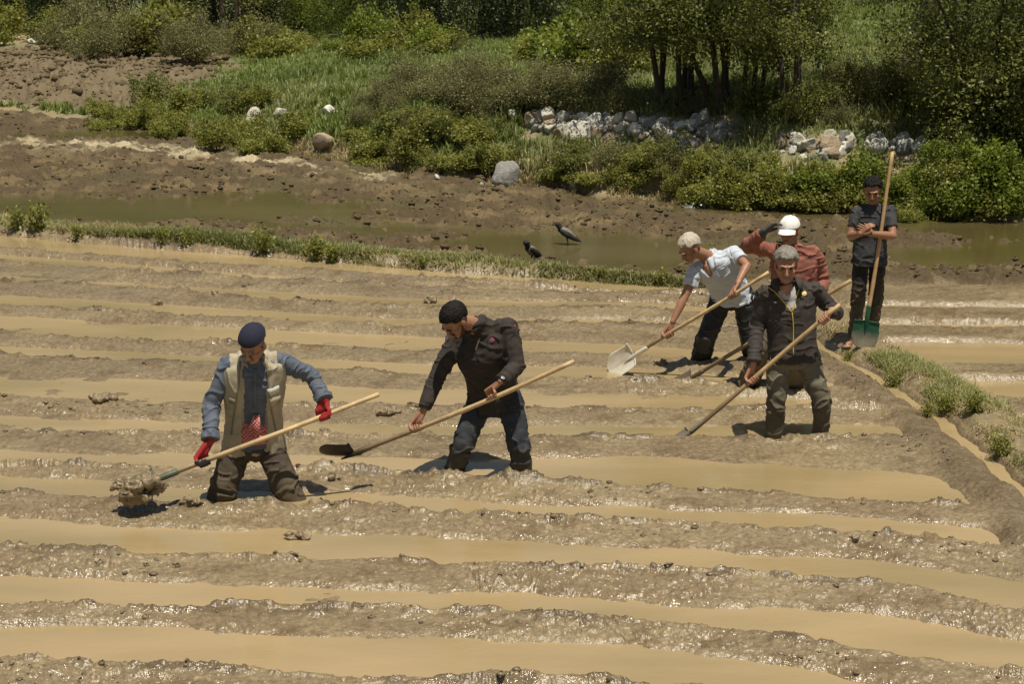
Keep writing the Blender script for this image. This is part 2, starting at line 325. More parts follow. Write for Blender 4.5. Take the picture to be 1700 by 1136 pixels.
def build_ground():
    pys = np.r_[np.linspace(1700, 1260, 60), np.arange(1258, 560, -1.15), np.arange(560, 300, -1.0), np.arange(300, 100, -1.0), np.arange(100, 0, -2.), np.arange(0, -50, -2.), [-52, -54, -56, -57.5]]
    ys = F * H / (pys - YH) * 1.0
    us = np.r_[np.linspace(-2600, -250, 130), np.arange(-247, 1950, 1.55), np.linspace(1955, 3600, 110)]
    U, YY = np.meshgrid((us - CX) / F, ys); X = U * YY * 1.0
    z, m = terrain(X, YY); nr, nc = X.shape
    v = np.stack([X, YY, z], -1).reshape(-1, 3).astype(np.float32)
    i = np.arange(nr - 1)[:, None] * nc + np.arange(nc - 1)[None]; q = np.stack([i, i + 1, i + nc + 1, i + nc], -1).reshape(-1, 4)
    me = bpy.data.meshes.new('ground'); me.vertices.add(len(v)); me.vertices.foreach_set('co', v.ravel())
    me.loops.add(q.size); me.loops.foreach_set('vertex_index', q.ravel().astype(np.int32)); me.polygons.add(len(q))
    me.polygons.foreach_set('loop_start', np.arange(0, q.size, 4, dtype=np.int32)); me.polygons.foreach_set('loop_total', np.full(len(q), 4, np.int32))
    me.update(calc_edges=True); me.polygons.foreach_set('use_smooth', np.ones(len(q), bool))
    # soils laid down in zones
    base = np.zeros(X.shape + (4,)); x, y = X, YY
    def mix(a, b, t): return a * (1 - t[..., None]) + np.array(b) * t[..., None]
    nA = fbm2(x * 1.1, y * 2.2, 4, 201); nB = fbm2(x * 5, y * 7, 3, 203)
    col = np.zeros(X.shape + (3,)) + np.array(MUDC); col = mix(col, (.240, .185, .106), ss(-.1, .5, nA)); col = mix(col, (.15, .105, .055), ss(.1, .55, nB) * .7)
    rg = np.full(X.shape, .25) + .20 * nA; rg = rg - .12 * nB
    col = mix(col, (.115, .080, .047), m['mudd'] * .5)
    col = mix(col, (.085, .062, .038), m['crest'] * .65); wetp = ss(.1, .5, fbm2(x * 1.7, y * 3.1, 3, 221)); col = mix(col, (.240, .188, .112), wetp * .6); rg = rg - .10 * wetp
    soil = np.zeros_like(col) + np.array((.072, .049, .021)); soil = mix(soil, (.140, .100, .046), ss(-.1, .5, fbm2(x * 2.2, y * 2.2, 4, 207))); soil = mix(soil, (.075, .065, .026), ss(.1, .5, fbm2(x * .8, y * .8, 3, 209)) * .6)
    col = col * (1 - m['far'][..., None]) + soil * m['far'][..., None]; rg = rg * (1 - m['far']) + .98 * m['far']
    col = mix(col, (.42, .36, .23), np.clip(m['straw'] * ss(.0, .6, 1.4 * fbm2(x * 1.9, y * 4.0, 4, 211) + (m['straw'] - .5) * .5) * .9, 0, 1))
    col = mix(col, (.19, .15, .075), np.clip(m['topb'] + m['rbm'] * .8, 0, 1) * .8); rg = rg + (.8 - rg) * np.clip(m['topb'] + m['rbm'], 0, 1)
    bkc = np.zeros_like(col) + np.array((.26, .20, .11)); bkc = mix(bkc, (.10, .12, .035), ss(.25, 1.3, m['dbank'] + fbm2(x, y, 3, 213))); bkc = mix(bkc, (.24, .20, .10), ss(.15, .5, fbm2(x * .5, y * .35, 4, 215)) * .6)
    pxm = CX + F * x / y; pym = YH + F * (H - z) / y; hp = np.zeros_like(x)
    for a_, b_, c_, d_ in ((868, 1000, 178, 240), (1000, 1235, 182, 246), (1120, 1170, 236, 300), (1285, 1420, 214, 278), (1432, 1565, 222, 264)): hp = np.maximum(hp, ((pxm > a_) & (pxm < b_) & (pym > c_) & (pym < d_)) * 1.)
    bkc = mix(bkc, (.25, .20, .12), hp * ss(-.4, .3, fbm2(x * 2, y * 2, 3, 219)))
    col = col * (1 - m['bank'][..., None]) + bkc * m['bank'][..., None]; rg = rg + (.9 - rg) * m['bank']
    col = mix(col, (.15, .115, .060), m['plow']); col = mix(col, (.10, .068, .042), m['plow'] * ss(.0, .4, fbm2(x * 1.2, y * 1.2, 3, 217)) * .6); rg = rg + (.9 - rg) * m['plow']
    col = mix(col, (.36, .26, .16), m['path'] * .8)
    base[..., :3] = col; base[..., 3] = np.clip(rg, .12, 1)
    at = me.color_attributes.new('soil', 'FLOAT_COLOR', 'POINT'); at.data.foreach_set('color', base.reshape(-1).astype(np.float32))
    mt = bpy.data.materials.new('ground'); mt.use_nodes = True; t = mt.node_tree; b = t.nodes['Principled BSDF']
    a = t.nodes.new('ShaderNodeVertexColor'); a.layer_name = 'soil'; tc = t.nodes.new('ShaderNodeTexCoord')
    n1 = t.nodes.new('ShaderNodeTexNoise'); n1.inputs['Scale'].default_value = 26; n1.inputs['Detail'].default_value = 6; n1.inputs['Roughness'].default_value = .7
    mp = t.nodes.new('ShaderNodeMapping'); mp.inputs['Scale'].default_value = (1, 1, 1); t.links.new(tc.outputs['Object'], mp.inputs[0]); t.links.new(mp.outputs[0], n1.inputs['Vector'])
    mr = t.nodes.new('ShaderNodeMapRange'); mr.inputs[1].default_value = .3; mr.inputs[2].default_value = .7; mr.inputs[3].default_value = .58; mr.inputs[4].default_value = 1.42; t.links.new(n1.outputs['Fac'], mr.inputs[0])
    vm = t.nodes.new('ShaderNodeVectorMath'); vm.operation = 'SCALE'; t.links.new(a.outputs['Color'], vm.inputs[0]); t.links.new(mr.outputs[0], vm.inputs['Scale'])
    t.links.new(vm.outputs[0], b.inputs['Base Color'])
    n2 = t.nodes.new('ShaderNodeTexNoise'); n2.inputs['Scale'].default_value = 5; n2.inputs['Detail'].default_value = 5; t.links.new(tc.outputs['Object'], n2.inputs['Vector'])
    ma = t.nodes.new('ShaderNodeMath'); ma.operation = 'MULTIPLY_ADD'; t.links.new(n2.outputs['Fac'], ma.inputs[0]); ma.inputs[1].default_value = .35; 
    mb_ = t.nodes.new('ShaderNodeMath'); mb_.operation = 'SUBTRACT'; t.links.new(a.outputs['Alpha'], mb_.inputs[0]); mb_.inputs[1].default_value = .19; t.links.new(mb_.outputs[0], ma.inputs[2])
    t.links.new(ma.outputs[0], b.inputs['Roughness']); b.inputs['Specular IOR Level'].default_value = .6
    n3 = t.nodes.new('ShaderNodeTexNoise'); n3.inputs['Scale'].default_value = 42; n3.inputs['Detail'].default_value = 3; n3.inputs['Roughness'].default_value = .55; t.links.new(tc.outputs['Object'], n3.inputs['Vector'])
    bp = t.nodes.new('ShaderNodeBump'); bp.inputs['Strength'].default_value = .9; bp.inputs['Distance'].default_value = .0125
    t.links.new(n3.outputs['Fac'], bp.inputs['Height']); t.links.new(bp.outputs[0], b.inputs['Normal'])
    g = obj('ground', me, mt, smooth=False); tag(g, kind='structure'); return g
build_ground()

def build_added_hills():  # wooded ridge added behind the trees to darken the water's reflections
    xs = np.linspace(-330, 330, 90); ys = np.linspace(150, 420, 50); X, Y_ = np.meshgrid(xs, ys)
    Z = 88 * ss(150, 330, Y_) * (.8 + .3 * vn2(X * .006, Y_ * .006, 71)) + 14 * vn2(X * .03, Y_ * .03, 72) * ss(150, 200, Y_) + 5 * vn2(X * .11, Y_ * .11, 73) * ss(150, 200, Y_) - .6
    v = np.stack([X, Y_, Z], -1).reshape(-1, 3); nc = 90; f = [(j * nc + i, j * nc + i + 1, (j + 1) * nc + i + 1, (j + 1) * nc + i) for j in range(49) for i in range(nc - 1)]
    o = obj('added_hills', MB().add(v, f), mat('added_wooded_hill', (.030, .042, .014), 1., .4, .35, 0, col2=(.075, .085, .032))); tag(o, kind='structure')
build_added_hills()

def water_mat(name, col, col2, rough, sc_, dist, nsc=.6):
    m = bpy.data.materials.new(name); m.use_nodes = True; t = m.node_tree; b = t.nodes['Principled BSDF']; tc = t.nodes.new('ShaderNodeTexCoord')
    n1 = t.nodes.new('ShaderNodeTexNoise'); n1.inputs['Scale'].default_value = nsc; n1.inputs['Detail'].default_value = 5; t.links.new(tc.outputs['Object'], n1.inputs['Vector'])
    mx = t.nodes.new('ShaderNodeMix'); mx.data_type = 'RGBA'; r = t.nodes.new('ShaderNodeMapRange'); r.inputs[1].default_value = .40; r.inputs[2].default_value = .68
    t.links.new(n1.outputs['Fac'], r.inputs[0]); t.links.new(r.outputs[0], mx.inputs[0]); mx.inputs[6].default_value = (*col, 1); mx.inputs[7].default_value = (*col2, 1)
    t.links.new(mx.outputs[2], b.inputs['Base Color']); b.inputs['Roughness'].default_value = rough; b.inputs['IOR'].default_value = 1.333
    mq = t.nodes.new('ShaderNodeMapping'); mq.inputs['Scale'].default_value = (.35, 1, 1); t.links.new(tc.outputs['Object'], mq.inputs[0]); t.links.new(mq.outputs[0], n1.inputs['Vector'])
    mp = t.nodes.new('ShaderNodeMapping'); mp.inputs['Scale'].default_value = (1, 1.6, 1); t.links.new(tc.outputs['Object'], mp.inputs[0])
    n2 = t.nodes.new('ShaderNodeTexNoise'); n2.inputs['Scale'].default_value = sc_; n2.inputs['Detail'].default_value = 4; t.links.new(mp.outputs[0], n2.inputs['Vector'])
    bp = t.nodes.new('ShaderNodeBump'); bp.inputs['Strength'].default_value = 1; bp.inputs['Distance'].default_value = dist; t.links.new(n2.outputs['Fac'], bp.inputs['Height']); t.links.new(bp.outputs[0], b.inputs['Normal'])
    return m
WN = water_mat('muddy_water', (.370, .276, .150), (.262, .203, .100), .04, 15, .0022, 1.1)  # darker olive mottling in the colour stands in for reflected trees
WF = water_mat('puddle_water', (.085, .070, .026), (.125, .100, .048), .06, 20, .002)
def sheet(name, poly, m):
    o = obj(name, MB().add([V(x, y, 0) for x, y in poly], [tuple(range(len(poly)))]), m, smooth=False); tag(o, kind='structure'); return o
edge = list(zip((NEx + 0), (NEy + .55)))
sheet('water', [(-9, 3.9), (9, 3.9)] + [e for e in edge[::-1]], WN)
sheet('pond_water', edge + list(zip(BKx[::-1], BKy[::-1] + 1.5)), WF)

# ------------------------------------------------------------------ vegetation
def quads_mesh(name, v, q, tint, mat_ix=None, mats_=()):
    me = bpy.data.meshes.new(name); me.vertices.add(len(v)); me.vertices.foreach_set('co', v.astype(np.float32).ravel())
    me.loops.add(q.size); me.loops.foreach_set('vertex_index', q.ravel().astype(np.int32)); me.polygons.add(len(q))
    k = q.shape[1]; me.polygons.foreach_set('loop_start', np.arange(0, q.size, k, dtype=np.int32)); me.polygons.foreach_set('loop_total', np.full(len(q), k, np.int32))
    me.update(calc_edges=True)
    at = me.attributes.new('tint', 'FLOAT', 'POINT'); at.data.foreach_set('value', tint.astype(np.float32))
    for m in mats_: me.materials.append(m)
    return me
def leaves(pos, size, r, droop=.3, aspect=.6, nrm=None, tint=None):
    """one bent four-point leaf at every position"""
    n = len(pos); d = r.normal(size=(n, 3)); d[:, 2] -= droop; d /= np.linalg.norm(d, axis=1)[:, None]
    a = r.normal(size=(n, 3)); a[:, 2] += 1.5
    if nrm is not None: a += nrm * 1.2
    s = np.cross(d, a); s /= np.linalg.norm(s, axis=1)[:, None] + 1e-9; u = np.cross(s, d)
    L = (size * (.6 + .8 * r.rand(n)))[:, None]; W = L * aspect
    v = np.stack([pos, pos + d * L * .45 + s * W * .5 + u * L * .08, pos + d * L, pos + d * L * .45 - s * W * .5 + u * L * .08], 1).reshape(-1, 3)
    q = np.arange(4 * n).reshape(n, 4)
    t = np.repeat(np.clip((tint if tint is not None else .5) + r.normal(size=n) * .22, 0, 1), 4)
    return v, q, t
def crown(name, r, lobes, nclump, per, size, cs, mt, gap=.0, droop=.3, aspect=.6):
    """leaf clumps scattered on and inside overlapping lobes"""
    P0 = []; w_ = np.array([l[1][0] * l[1][1] + .012 for l in lobes]); w_ = w_ / w_.sum()
    for k in r.choice(len(lobes), nclump, p=w_):
        c, rad = lobes[k]; u = r.normal(size=3); u /= np.linalg.norm(u); q = .55 + .47 * r.rand() ** .6; P0.append(np.array(c) + u * np.array(rad) * q)
    P0 = np.array(P0)
    if gap: P0 = P0[vn3(P0 * 1.1 + 5, 77) > -gap]
    n = len(P0); ct = np.clip(.45 + .28 * r.normal(size=n) + .25 * vn3(P0 * .9, 5), 0, 1)
    pos = np.repeat(P0, per, 0) + r.normal(size=(n * per, 3)) * cs; keep = pos[:, 2] > .02; pos = pos[keep]; ct = np.repeat(ct, per)[keep]
    v, q, t = leaves(pos, np.full(len(pos), size), r, droop, aspect, tint=ct)
    return quads_mesh(name, v, q, t, mats_=(mt,))
def lobj(name, me, parent=None, m=None):
    o = bpy.data.objects.new(name, me); C.objects.link(o); o.parent = parent
    if m is not None and not me.materials: me.materials.append(m)
    return o
BARK = mat('bark', (.055, .042, .030), .95, .35, 9, .01, 30); BARK_P = mat('bark_pale', (.16, .135, .10), .9, .35, 7, .012, 24)
L_TREE = leaf_mat('leaf_tree', (.070, .088, .020), (.31, .325, .105), .5)
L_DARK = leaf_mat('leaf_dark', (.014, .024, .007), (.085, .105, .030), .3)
L_BRIGHT = leaf_mat('leaf_bright', (.09, .13, .02), (.30, .34, .07), .45)
L_BRAMB = leaf_mat('leaf_bramble', (.085, .10, .020), (.37, .37, .095), .42)
L_OLIVE = leaf_mat('leaf_olive', (.095, .10, .04), (.28, .27, .12), .38)
L_GRASS = leaf_mat('leaf_grass', (.10, .12, .03), (.36, .37, .15), .4)
L_DRY = leaf_mat('leaf_dry', (.20, .16, .07), (.50, .42, .22), .3)

def trunk_mesh(r, h, n_stem, rad, lean=.12, spread=.25, limbs=5):
    mb = MB()
    for k in range(n_stem):
        a = r.rand() * 6.28; b = np.array([math.cos(a) * spread * (n_stem > 1), math.sin(a) * spread * (n_stem > 1), -.15]); p = [b]; d = nz([r.normal() * lean, r.normal() * lean, 1])
        m_ = 8
        for i in range(m_):
            d = nz(d + r.normal(size=3) * .09); d[2] = abs(d[2]); p.append(p[-1] + d * h / m_)
        rd = [rad * (1.25 if i == 0 else 1) * (1 - .75 * i / m_) * (1 if n_stem == 1 else .65) for i in range(m_ + 1)]
        mb.add(*tube(p, rd, 8, False))
        for _ in range(limbs):
            i = r.randint(2, m_); q = [p[i]]; d2 = nz([r.normal(), r.normal(), .5 + r.rand()])
            for j in range(4): q.append(q[-1] + d2 * h * .085); d2 = nz(d2 + r.normal(size=3) * .25)
            mb.add(*tube(q, [rd[i] * .5 * (1 - j * .2) for j in range(5)], 6, False))
    return mb.mesh('trunk')
def tree_proto(seed, h, R, kind, low=.8, stems=1, rad=.14):
    r = np.random.RandomState(seed); lobes = []
    for k in range(20):
        a = r.rand() * 6.28; q = r.rand() ** .5 * R * .8; zz = low + (h - low) * r.rand() ** 1.25; sz = R * (.30 + .25 * r.rand())
        lobes.append(((math.cos(a) * q, math.sin(a) * q, max(zz, low + sz * .6)), (sz, sz, sz * .85)))
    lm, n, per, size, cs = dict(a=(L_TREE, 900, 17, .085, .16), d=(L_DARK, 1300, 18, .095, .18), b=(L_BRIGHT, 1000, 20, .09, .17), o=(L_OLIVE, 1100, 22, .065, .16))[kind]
    if low > 1.05 and kind == 'a': lobes = [(c, (q[0] * .78, q[1] * .78, q[2] * .7)) for c, q in lobes]
    return trunk_mesh(r, h * .85, stems, rad), crown('crown', r, lobes, n, per, size, cs, lm, gap=.35 if kind == 'd' else .18)
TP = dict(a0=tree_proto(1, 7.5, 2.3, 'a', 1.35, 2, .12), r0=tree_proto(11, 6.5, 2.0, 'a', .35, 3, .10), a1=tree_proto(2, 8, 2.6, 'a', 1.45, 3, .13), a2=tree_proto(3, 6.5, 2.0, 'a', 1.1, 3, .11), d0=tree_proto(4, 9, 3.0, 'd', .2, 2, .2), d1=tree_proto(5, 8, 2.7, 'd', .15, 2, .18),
          b0=tree_proto(6, 5, 2.0, 'b', .2, 3, .08), o0=tree_proto(7, 4.5, 1.8, 'o', .2, 4, .06), big=tree_proto(8, 11, 3.2, 'a', 3.6, 1, .26), b1=tree_proto(9, 9, 3.0, 'b', .5, 2, .14))
def put_tree(k, px, py, Y, s, label, group, rz=None, bark=BARK):
    if py: Y = yat(px, py)
    x = (px - CX) / F * Y; z = float(zat(x, Y)[0]); t = empty('tree', (x, Y, z - .03)); tag(t, label, 'tree', group); tm, cm = TP[k]
    t.scale = (s, s, s); t.rotation_euler.z = rng.rand() * 6.28 if rz is None else rz
    a = lobj('trunk', tm, t, bark); b = lobj('crown', cm, t); return t
def nth(i):
    a = 'first second third fourth fifth sixth seventh eighth ninth tenth eleventh twelfth thirteenth fourteenth fifteenth sixteenth seventeenth eighteenth nineteenth twentieth'.split()
    i += 1; t = 'x x twent thirt fort fift sixt sevent eight ninet'.split()
    return a[i - 1] if i <= 20 else t[i // 10] + ('ieth' if i % 10 == 0 else 'y-' + a[i % 10 - 1])
def name_in_order(made, label):
    made.sort(key=lambda q: q[0])
    for i, (x, o) in enumerate(made): o['label'] = nth(i) + ' from the left, ' + label
TG = 'trees in the wood behind the fields'
ROW = []
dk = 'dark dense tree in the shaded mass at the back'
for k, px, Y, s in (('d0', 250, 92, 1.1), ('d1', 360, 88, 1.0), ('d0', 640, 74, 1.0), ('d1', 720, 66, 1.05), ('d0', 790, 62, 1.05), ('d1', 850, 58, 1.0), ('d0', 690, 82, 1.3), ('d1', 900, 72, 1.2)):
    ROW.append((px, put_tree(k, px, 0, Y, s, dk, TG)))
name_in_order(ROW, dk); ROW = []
for k, px, Y, s in (('d1', 30, 92, 1.0), ('d0', 130, 94, 1.1), ('d1', 450, 86, 1.1), ('b1', 560, 94, 1.0), ('d1', 80, 100, 1.2), ('a2', 190, 90, 1.5), ('d0', 310, 98, 1.2), ('a2', 400, 84, 1.5), ('d1', 500, 98, 1.2), ('d0', -20, 98, 1.2)):
    ROW.append((px, put_tree(k, px, 0, Y, s, 'distant tree beyond the green slope, upper left', TG)))
name_in_order(ROW, 'distant tree beyond the green slope, upper left'); ROW = []
for k, px, Y, s in (('b0', 580, 80, 1.0), ('b0', 520, 86, .95), ('b0', 1015, 52, .7), ('b1', 1000, 64, .8), ('b0', 1045, 54, .9), ('b1', 1100, 66, 1.0), ('b1', 1020, 72, 1.1)):
    ROW.append((px, put_tree(k, px, 0, Y, s, 'bright yellow-green tree beside the dark mass', TG)))
name_in_order(ROW, 'bright yellow-green tree beside the dark mass'); ROW = []
for k, px, Y, s in (('a0', 1080, 166, .66), ('a1', 1118, 170, .66), ('a1', 1192, 172, .68), ('a2', 1250, 178, .70), ('a0', 1216, 162, .75), ('a2', 1310, 186, .62), ('a0', 1160, 158, .7)):
    ROW.append((px, put_tree(k, px, Y, 0, s, 'slender tree in the row behind the stone heaps', TG)))
name_in_order(ROW, 'slender tree in the row behind the stone heaps'); ROW = []
for k, px, Y, s in (('b1', 1200, 58, 1.0), ('b0', 1120, 52, .9), ('b0', 1290, 50, .8), ('b1', 1350, 72, 1.2), ('a2', 1400, 64, 1.1), ('a0', 1540, 58, 1.0), ('b1', 1450, 88, 1.4), ('b1', 1560, 92, 1.5), ('a1', 1740, 50, 1.1), ('b1', 1650, 80, 1.3), ('a1', 1500, 105, 1.6)):
    ROW.append((px, put_tree(k, px, 0, Y, s, 'taller tree behind the front tree row, upper right', TG)))
name_in_order(ROW, 'taller tree behind the front tree row, upper right'); ROW = []
put_tree('big', 1489, 138, 38, .8, 'tree with a thick pale bare trunk leaning on the green slope, upper right', TG, bark=BARK)
put_tree('r0', 1628, 232, 0, .62, 'dark shrubby tree leaning over the far right stone heap, right edge', TG)
put_tree('r0', 1688, 236, 0, .70, 'dark shrubby tree in front of its neighbours at the very right edge', TG)
put_tree('a0', 1596, 190, 0, .66, 'smaller dark tree behind the shrubby tree over the right stone heap', TG)
put_tree('r0', 1760, 225, 0, .75, 'dark shrubby tree mostly outside the frame at the right', TG)
for k, px, Y, s in (('d0', -250, 95, 1.2), ('b1', -500, 90, 1.2), ('d1', -60, 105, 1.2), ('a1', 1950, 50, 1.2), ('b1', 2100, 65, 1.4), ('a0', 1850, 46, 1.0)):
    ROW.append((px, put_tree(k, px, 0, Y, s, 'tree of the wood past the edge of the view', TG)))
name_in_order(ROW, 'tree of the wood past the edge of the view'); ROW = []

def bush_proto(seed, kind, R=.6, hh=.7):
    r = np.random.RandomState(seed); lobes = []
    for k in range(7):                        # stray shoots and side sprigs
        a = r.rand() * 6.28; q = R * (.3 + .8 * r.rand()); lobes.append(((math.cos(a) * q, math.sin(a) * q, hh * (.5 + .45 * r.rand())), (.07 + .05 * r.rand(), .07, .22 + .18 * r.rand())))
    for k in range(9):
        a = r.rand() * 6.28; q = r.rand() ** .6 * R * .8; sz = R * (.3 + .3 * r.rand()); lobes.append(((math.cos(a) * q, math.sin(a) * q, hh * (.25 + .5 * r.rand() * (1 - q / R * .6))), (sz, sz, sz * hh / R * .75)))
    lm, n, per, size, cs, asp = dict(l=(L_BRAMB, 330, 13, .062, .065, .8), o=(L_OLIVE, 420, 15, .042, .07, .5), b=(L_BRIGHT, 300, 13, .07, .065, .8), t=(L_TREE, 360, 13, .06, .065, .7))[kind]
    return crown('bush', r, lobes, n, per, size, cs, lm, droop=.0, aspect=asp)

BP = {k: [bush_proto(50 + i + 10 * j, k, .6, hh) for i, hh in enumerate((.55, .75, .9))] for j, k in enumerate('lobt')}
bush_used = []
def bush(k, px, py, s, label, group, zs=1., cat='bush', Y=None):
    if Y is None:
        Y = yat(px, py)
    x = (px - CX) / F * Y; z = float(zat(x, Y)[0]); me = BP[k][rng.randint(3)]
    o = lobj('bush', me); o.location = (x, Y, z - .05); o.scale = (s, s, s * zs); o.rotation_euler.z = rng.rand() * 6.28; tag(o, label, cat, group); return o
GB = 'bushes along the bank'
rb = np.random.RandomState(99)
def strew(k, pts, n, smin, smax, label, jx=22, jy=6, zs=1.):
    if pts[0][1] > 130: smin *= .62; smax *= .62; n = int(n * 1.25); zs *= .85
    else: smin *= .8; smax *= .8
    pts = np.array(pts, float); seg = np.linalg.norm(np.diff(pts, axis=0), axis=1); cum = np.r_[0, np.cumsum(seg)] / seg.sum()
    made = []
    for i in range(n):
        t = (i + rb.rand()) / n; x = np.interp(t, cum, pts[:, 0]) + rb.normal() * jx; y = np.interp(t, cum, pts[:, 1]) + rb.normal() * jy
        if any(a - 12 < x < b + 12 and c < y < d + 22 for a, b, c, d in ((868, 1000, 178, 240), (1000, 1235, 182, 246), (1285, 1420, 214, 278), (1432, 1565, 222, 264))): continue
        if any(abs(x - a) < w_ * .75 + 14 and b - 12 < y < b + 26 for a, b, w_ in ((840, 302, 62), (535, 240, 46), (553, 190, 40), (424, 194, 34), (470, 190, 32), (66, 68, 16), (853, 188, 24), (699, 227, 18))): continue
        made.append((x, bush(rb.choice(list(k)), x, y, smin + (smax - smin) * rb.rand(), label, GB, zs * (.55 + .75 * rb.rand()))))
    name_in_order(made, label)
strew('ll', [(140, 190), (250, 205), (330, 224), (420, 236)], 20, .7, 1.15, 'broad-leaved bramble on the low bank edging the ploughed patch at left')
strew('ltt', [(300, 180), (370, 165), (440, 185), (490, 205)], 14, .9, 1.4, 'taller dark green bramble above the low bank, left of both boulders')
strew('l', [(420, 235), (470, 240)], 6, .8, 1.1, 'bramble hanging over the bank left of the reddish boulder')
strew('ltl', [(575, 240), (640, 250), (700, 262), (770, 274), (830, 280)], 15, .8, 1.25, 'leafy bramble on the bank between the reddish and the grey boulders')
strew('lot', [(590, 200), (680, 215), (760, 225), (830, 235), (920, 240)], 20, .8, 1.2, 'bramble halfway up the bank below the olive scrub')
strew('l', [(890, 290), (980, 302), (1060, 312), (1120, 318)], 6, .6, .95, 'bramble at the foot of the bank right of the grey boulder')
strew('lot', [(930, 262), (1010, 268), (1080, 272), (1150, 280), (1240, 285)], 13, .7, 1.1, 'green scrub on the bank face below the left stone heap')
strew('l', [(1180, 325), (1250, 332), (1330, 336), (1400, 340)], 10, .7, 1.1, 'bramble along the water edge behind the white cap')
strew('bl', [(1380, 322), (1460, 330), (1540, 338), (1620, 345), (1700, 350)], 22, .7, 1.15, 'bright green bramble thicket behind the standing young man')
strew('b', [(1560, 296), (1600, 300), (1660, 305), (1710, 305)], 10, .9, 1.2, 'bright green bramble on top of the bank at the right edge')
strew('l', [(1240, 255), (1290, 280), (1350, 298), (1430, 305)], 10, .5, .8, 'bramble between the two right-hand stone heaps')
strew('oo', [(700, 150), (790, 160), (860, 168), (930, 165), (1010, 170)], 34, 1.25, 1.75, 'grey-olive scrub bush in the thicket behind the left stone heap', 26, 12)
strew('oo', [(620, 165), (700, 175), (800, 188)], 10, .8, 1.2, 'grey-olive scrub bush above the bramble, upper centre', 22, 8)
strew('ot', [(1080, 180), (1180, 184), (1290, 192), (1370, 200)], 13, .8, 1.2, 'shaded scrub bush at the foot of the tree row')
strew('tt', [(1560, 225), (1620, 235), (1690, 240)], 9, 1.2, 1.8, 'dark scrub bush under the shrubby trees at the right edge')
strew('oll', [(0, 62), (90, 68), (180, 72), (260, 78)], 22, 2.0, 2.9, 'big rounded bush beyond the straw strip, upper left')
strew('lo', [(280, 84), (350, 86), (420, 84), (470, 86)], 11, 1.5, 2.2, 'low bush beyond the green meadow, upper left')
strew('lb', [(500, 74), (560, 78), (620, 84), (700, 86), (760, 92)], 12, 1.0, 1.6, 'low bush along the earthy rim under the dark trees')
strew('bl', [(900, 98), (960, 108), (1030, 118)], 9, 1.5, 2.1, 'yellow-green bush at the sunny gap left of the tree row')
strew('lo', [(1400, 165), (1450, 150), (1540, 170)], 14, .8, 1.3, 'small bush on the grassy slope under the thick-trunked tree')
strew('lll', [(1330, 345), (1500, 352), (1690, 358)], 10, .4, .6, 'small leafy plant at the water edge behind the standing young man')

HEAPS = ((868, 1000, 178, 240), (1000, 1235, 182, 246), (1120, 1170, 236, 300), (1285, 1420, 214, 278), (1432, 1565, 222, 264))
def in_heap(px, py, lo=0, hi=0):
    r = False
    for a, b, c, d in HEAPS: r = r | ((px > a) & (px < b) & (py > c - lo) & (py < d + hi))
    return r
def grass(name, n, fn, h0, h1, mt, seed, wid=.012, label=None, lean=.5, per=7):
    """blades in tufts; fn gives the tuft positions"""
    r = np.random.RandomState(seed); x, y = fn(r, n); z, m = terrain(x, y); n = len(x)
    X = np.repeat(np.stack([x, y, z - .01], 1), per, 0); N = len(X); X[:, :2] += r.normal(size=(N, 2)) * .035; a = r.rand(N) * 6.28; L = h0 + (h1 - h0) * r.rand(N) ** 1.4
    hfac = np.repeat(.6 + .8 * np.clip(vn2(x * .8, y * .8, seed) + .5, 0, 1), per); L = L * hfac
    d = np.stack([np.cos(a) * lean * r.rand(N), np.sin(a) * lean * r.rand(N), np.ones(N)], 1); d /= np.linalg.norm(d, axis=1)[:, None]; s = np.stack([np.sin(a), -np.cos(a), 0 * a], 1)
    w_ = wid * (.6 + .8 * r.rand(N))[:, None]; mid = X + d * (L * .55)[:, None]; tip = X + d * L[:, None] + np.stack([np.cos(a), np.sin(a), -.3 + 0 * a], 1) * (L * .3)[:, None]
    v = np.stack([X - s * w_ * .5, X + s * w_ * .5, mid + s * w_ * .45, mid - s * w_ * .45, tip], 1).reshape(-1, 3); b = np.arange(N) * 5
    t = np.repeat(np.clip(.45 + r.normal(size=N) * .25 + .3 * np.repeat(vn2(x * .5, y * .5, seed + 1), per), 0, 1), 5)
    q = np.concatenate([np.stack([b, b + 1, b + 2], 1), np.stack([b, b + 2, b + 3], 1), np.stack([b + 3, b + 2, b + 4], 1)])
    o = lobj(name, quads_mesh(name, v, q, t, mats_=(mt,))); tag(o, label, 'grass', kind='stuff'); return o
def on_top(r, n):
    x = r.uniform(-9, 2.3, n); yn = np.interp(x, NEx, NEy); yf = np.interp(x, FEx, FEy); y = yn - .02 + (yf - yn + .2) * r.rand(n); k = (vn2(x * 1.3, y * 1.3, 9) > -.45) | (r.rand(n) < .25); return x[k], y[k]
grass('grass', 7000, on_top, .03, .12, L_GRASS, 301, .012, 'short green grass and weeds on the far bund', 1.3)
grass('dry_grass', 3500, on_top, .03, .10, L_DRY, 302, .010, 'dry straw-coloured grass on the far bund', 1.5)
def on_right(r, n):
    y = r.uniform(11.5, 18, n); x = ditch_x(y) + r.uniform(.12, .56, n); k = vn2(x * 2.6, y * 2.2, 14) > (.05 if n > 2800 else -.5); return x[k], y[k]
grass('grass', 4200, on_right, .02, .07, L_GRASS, 303, .007, 'patchy green grass on the right bund', 1.8)
grass('dry_grass', 1700, on_right, .02, .07, L_DRY, 304, .007, 'dry trampled grass on the right bund', 2.2)
def on_bank(r, n):
    px = r.uniform(150, 1750, n); py = r.uniform(150, 350, n); Y = F * (H - .5) / (py - YH); x = (px - CX) / F * Y; z, m = terrain(x, Y); pz = YH + F * (H - z) / Y; k = (m['dbank'] > .25) & (m['plow'] < .4) & ~in_heap(px, pz, -6, -6); return x[k], Y[k]
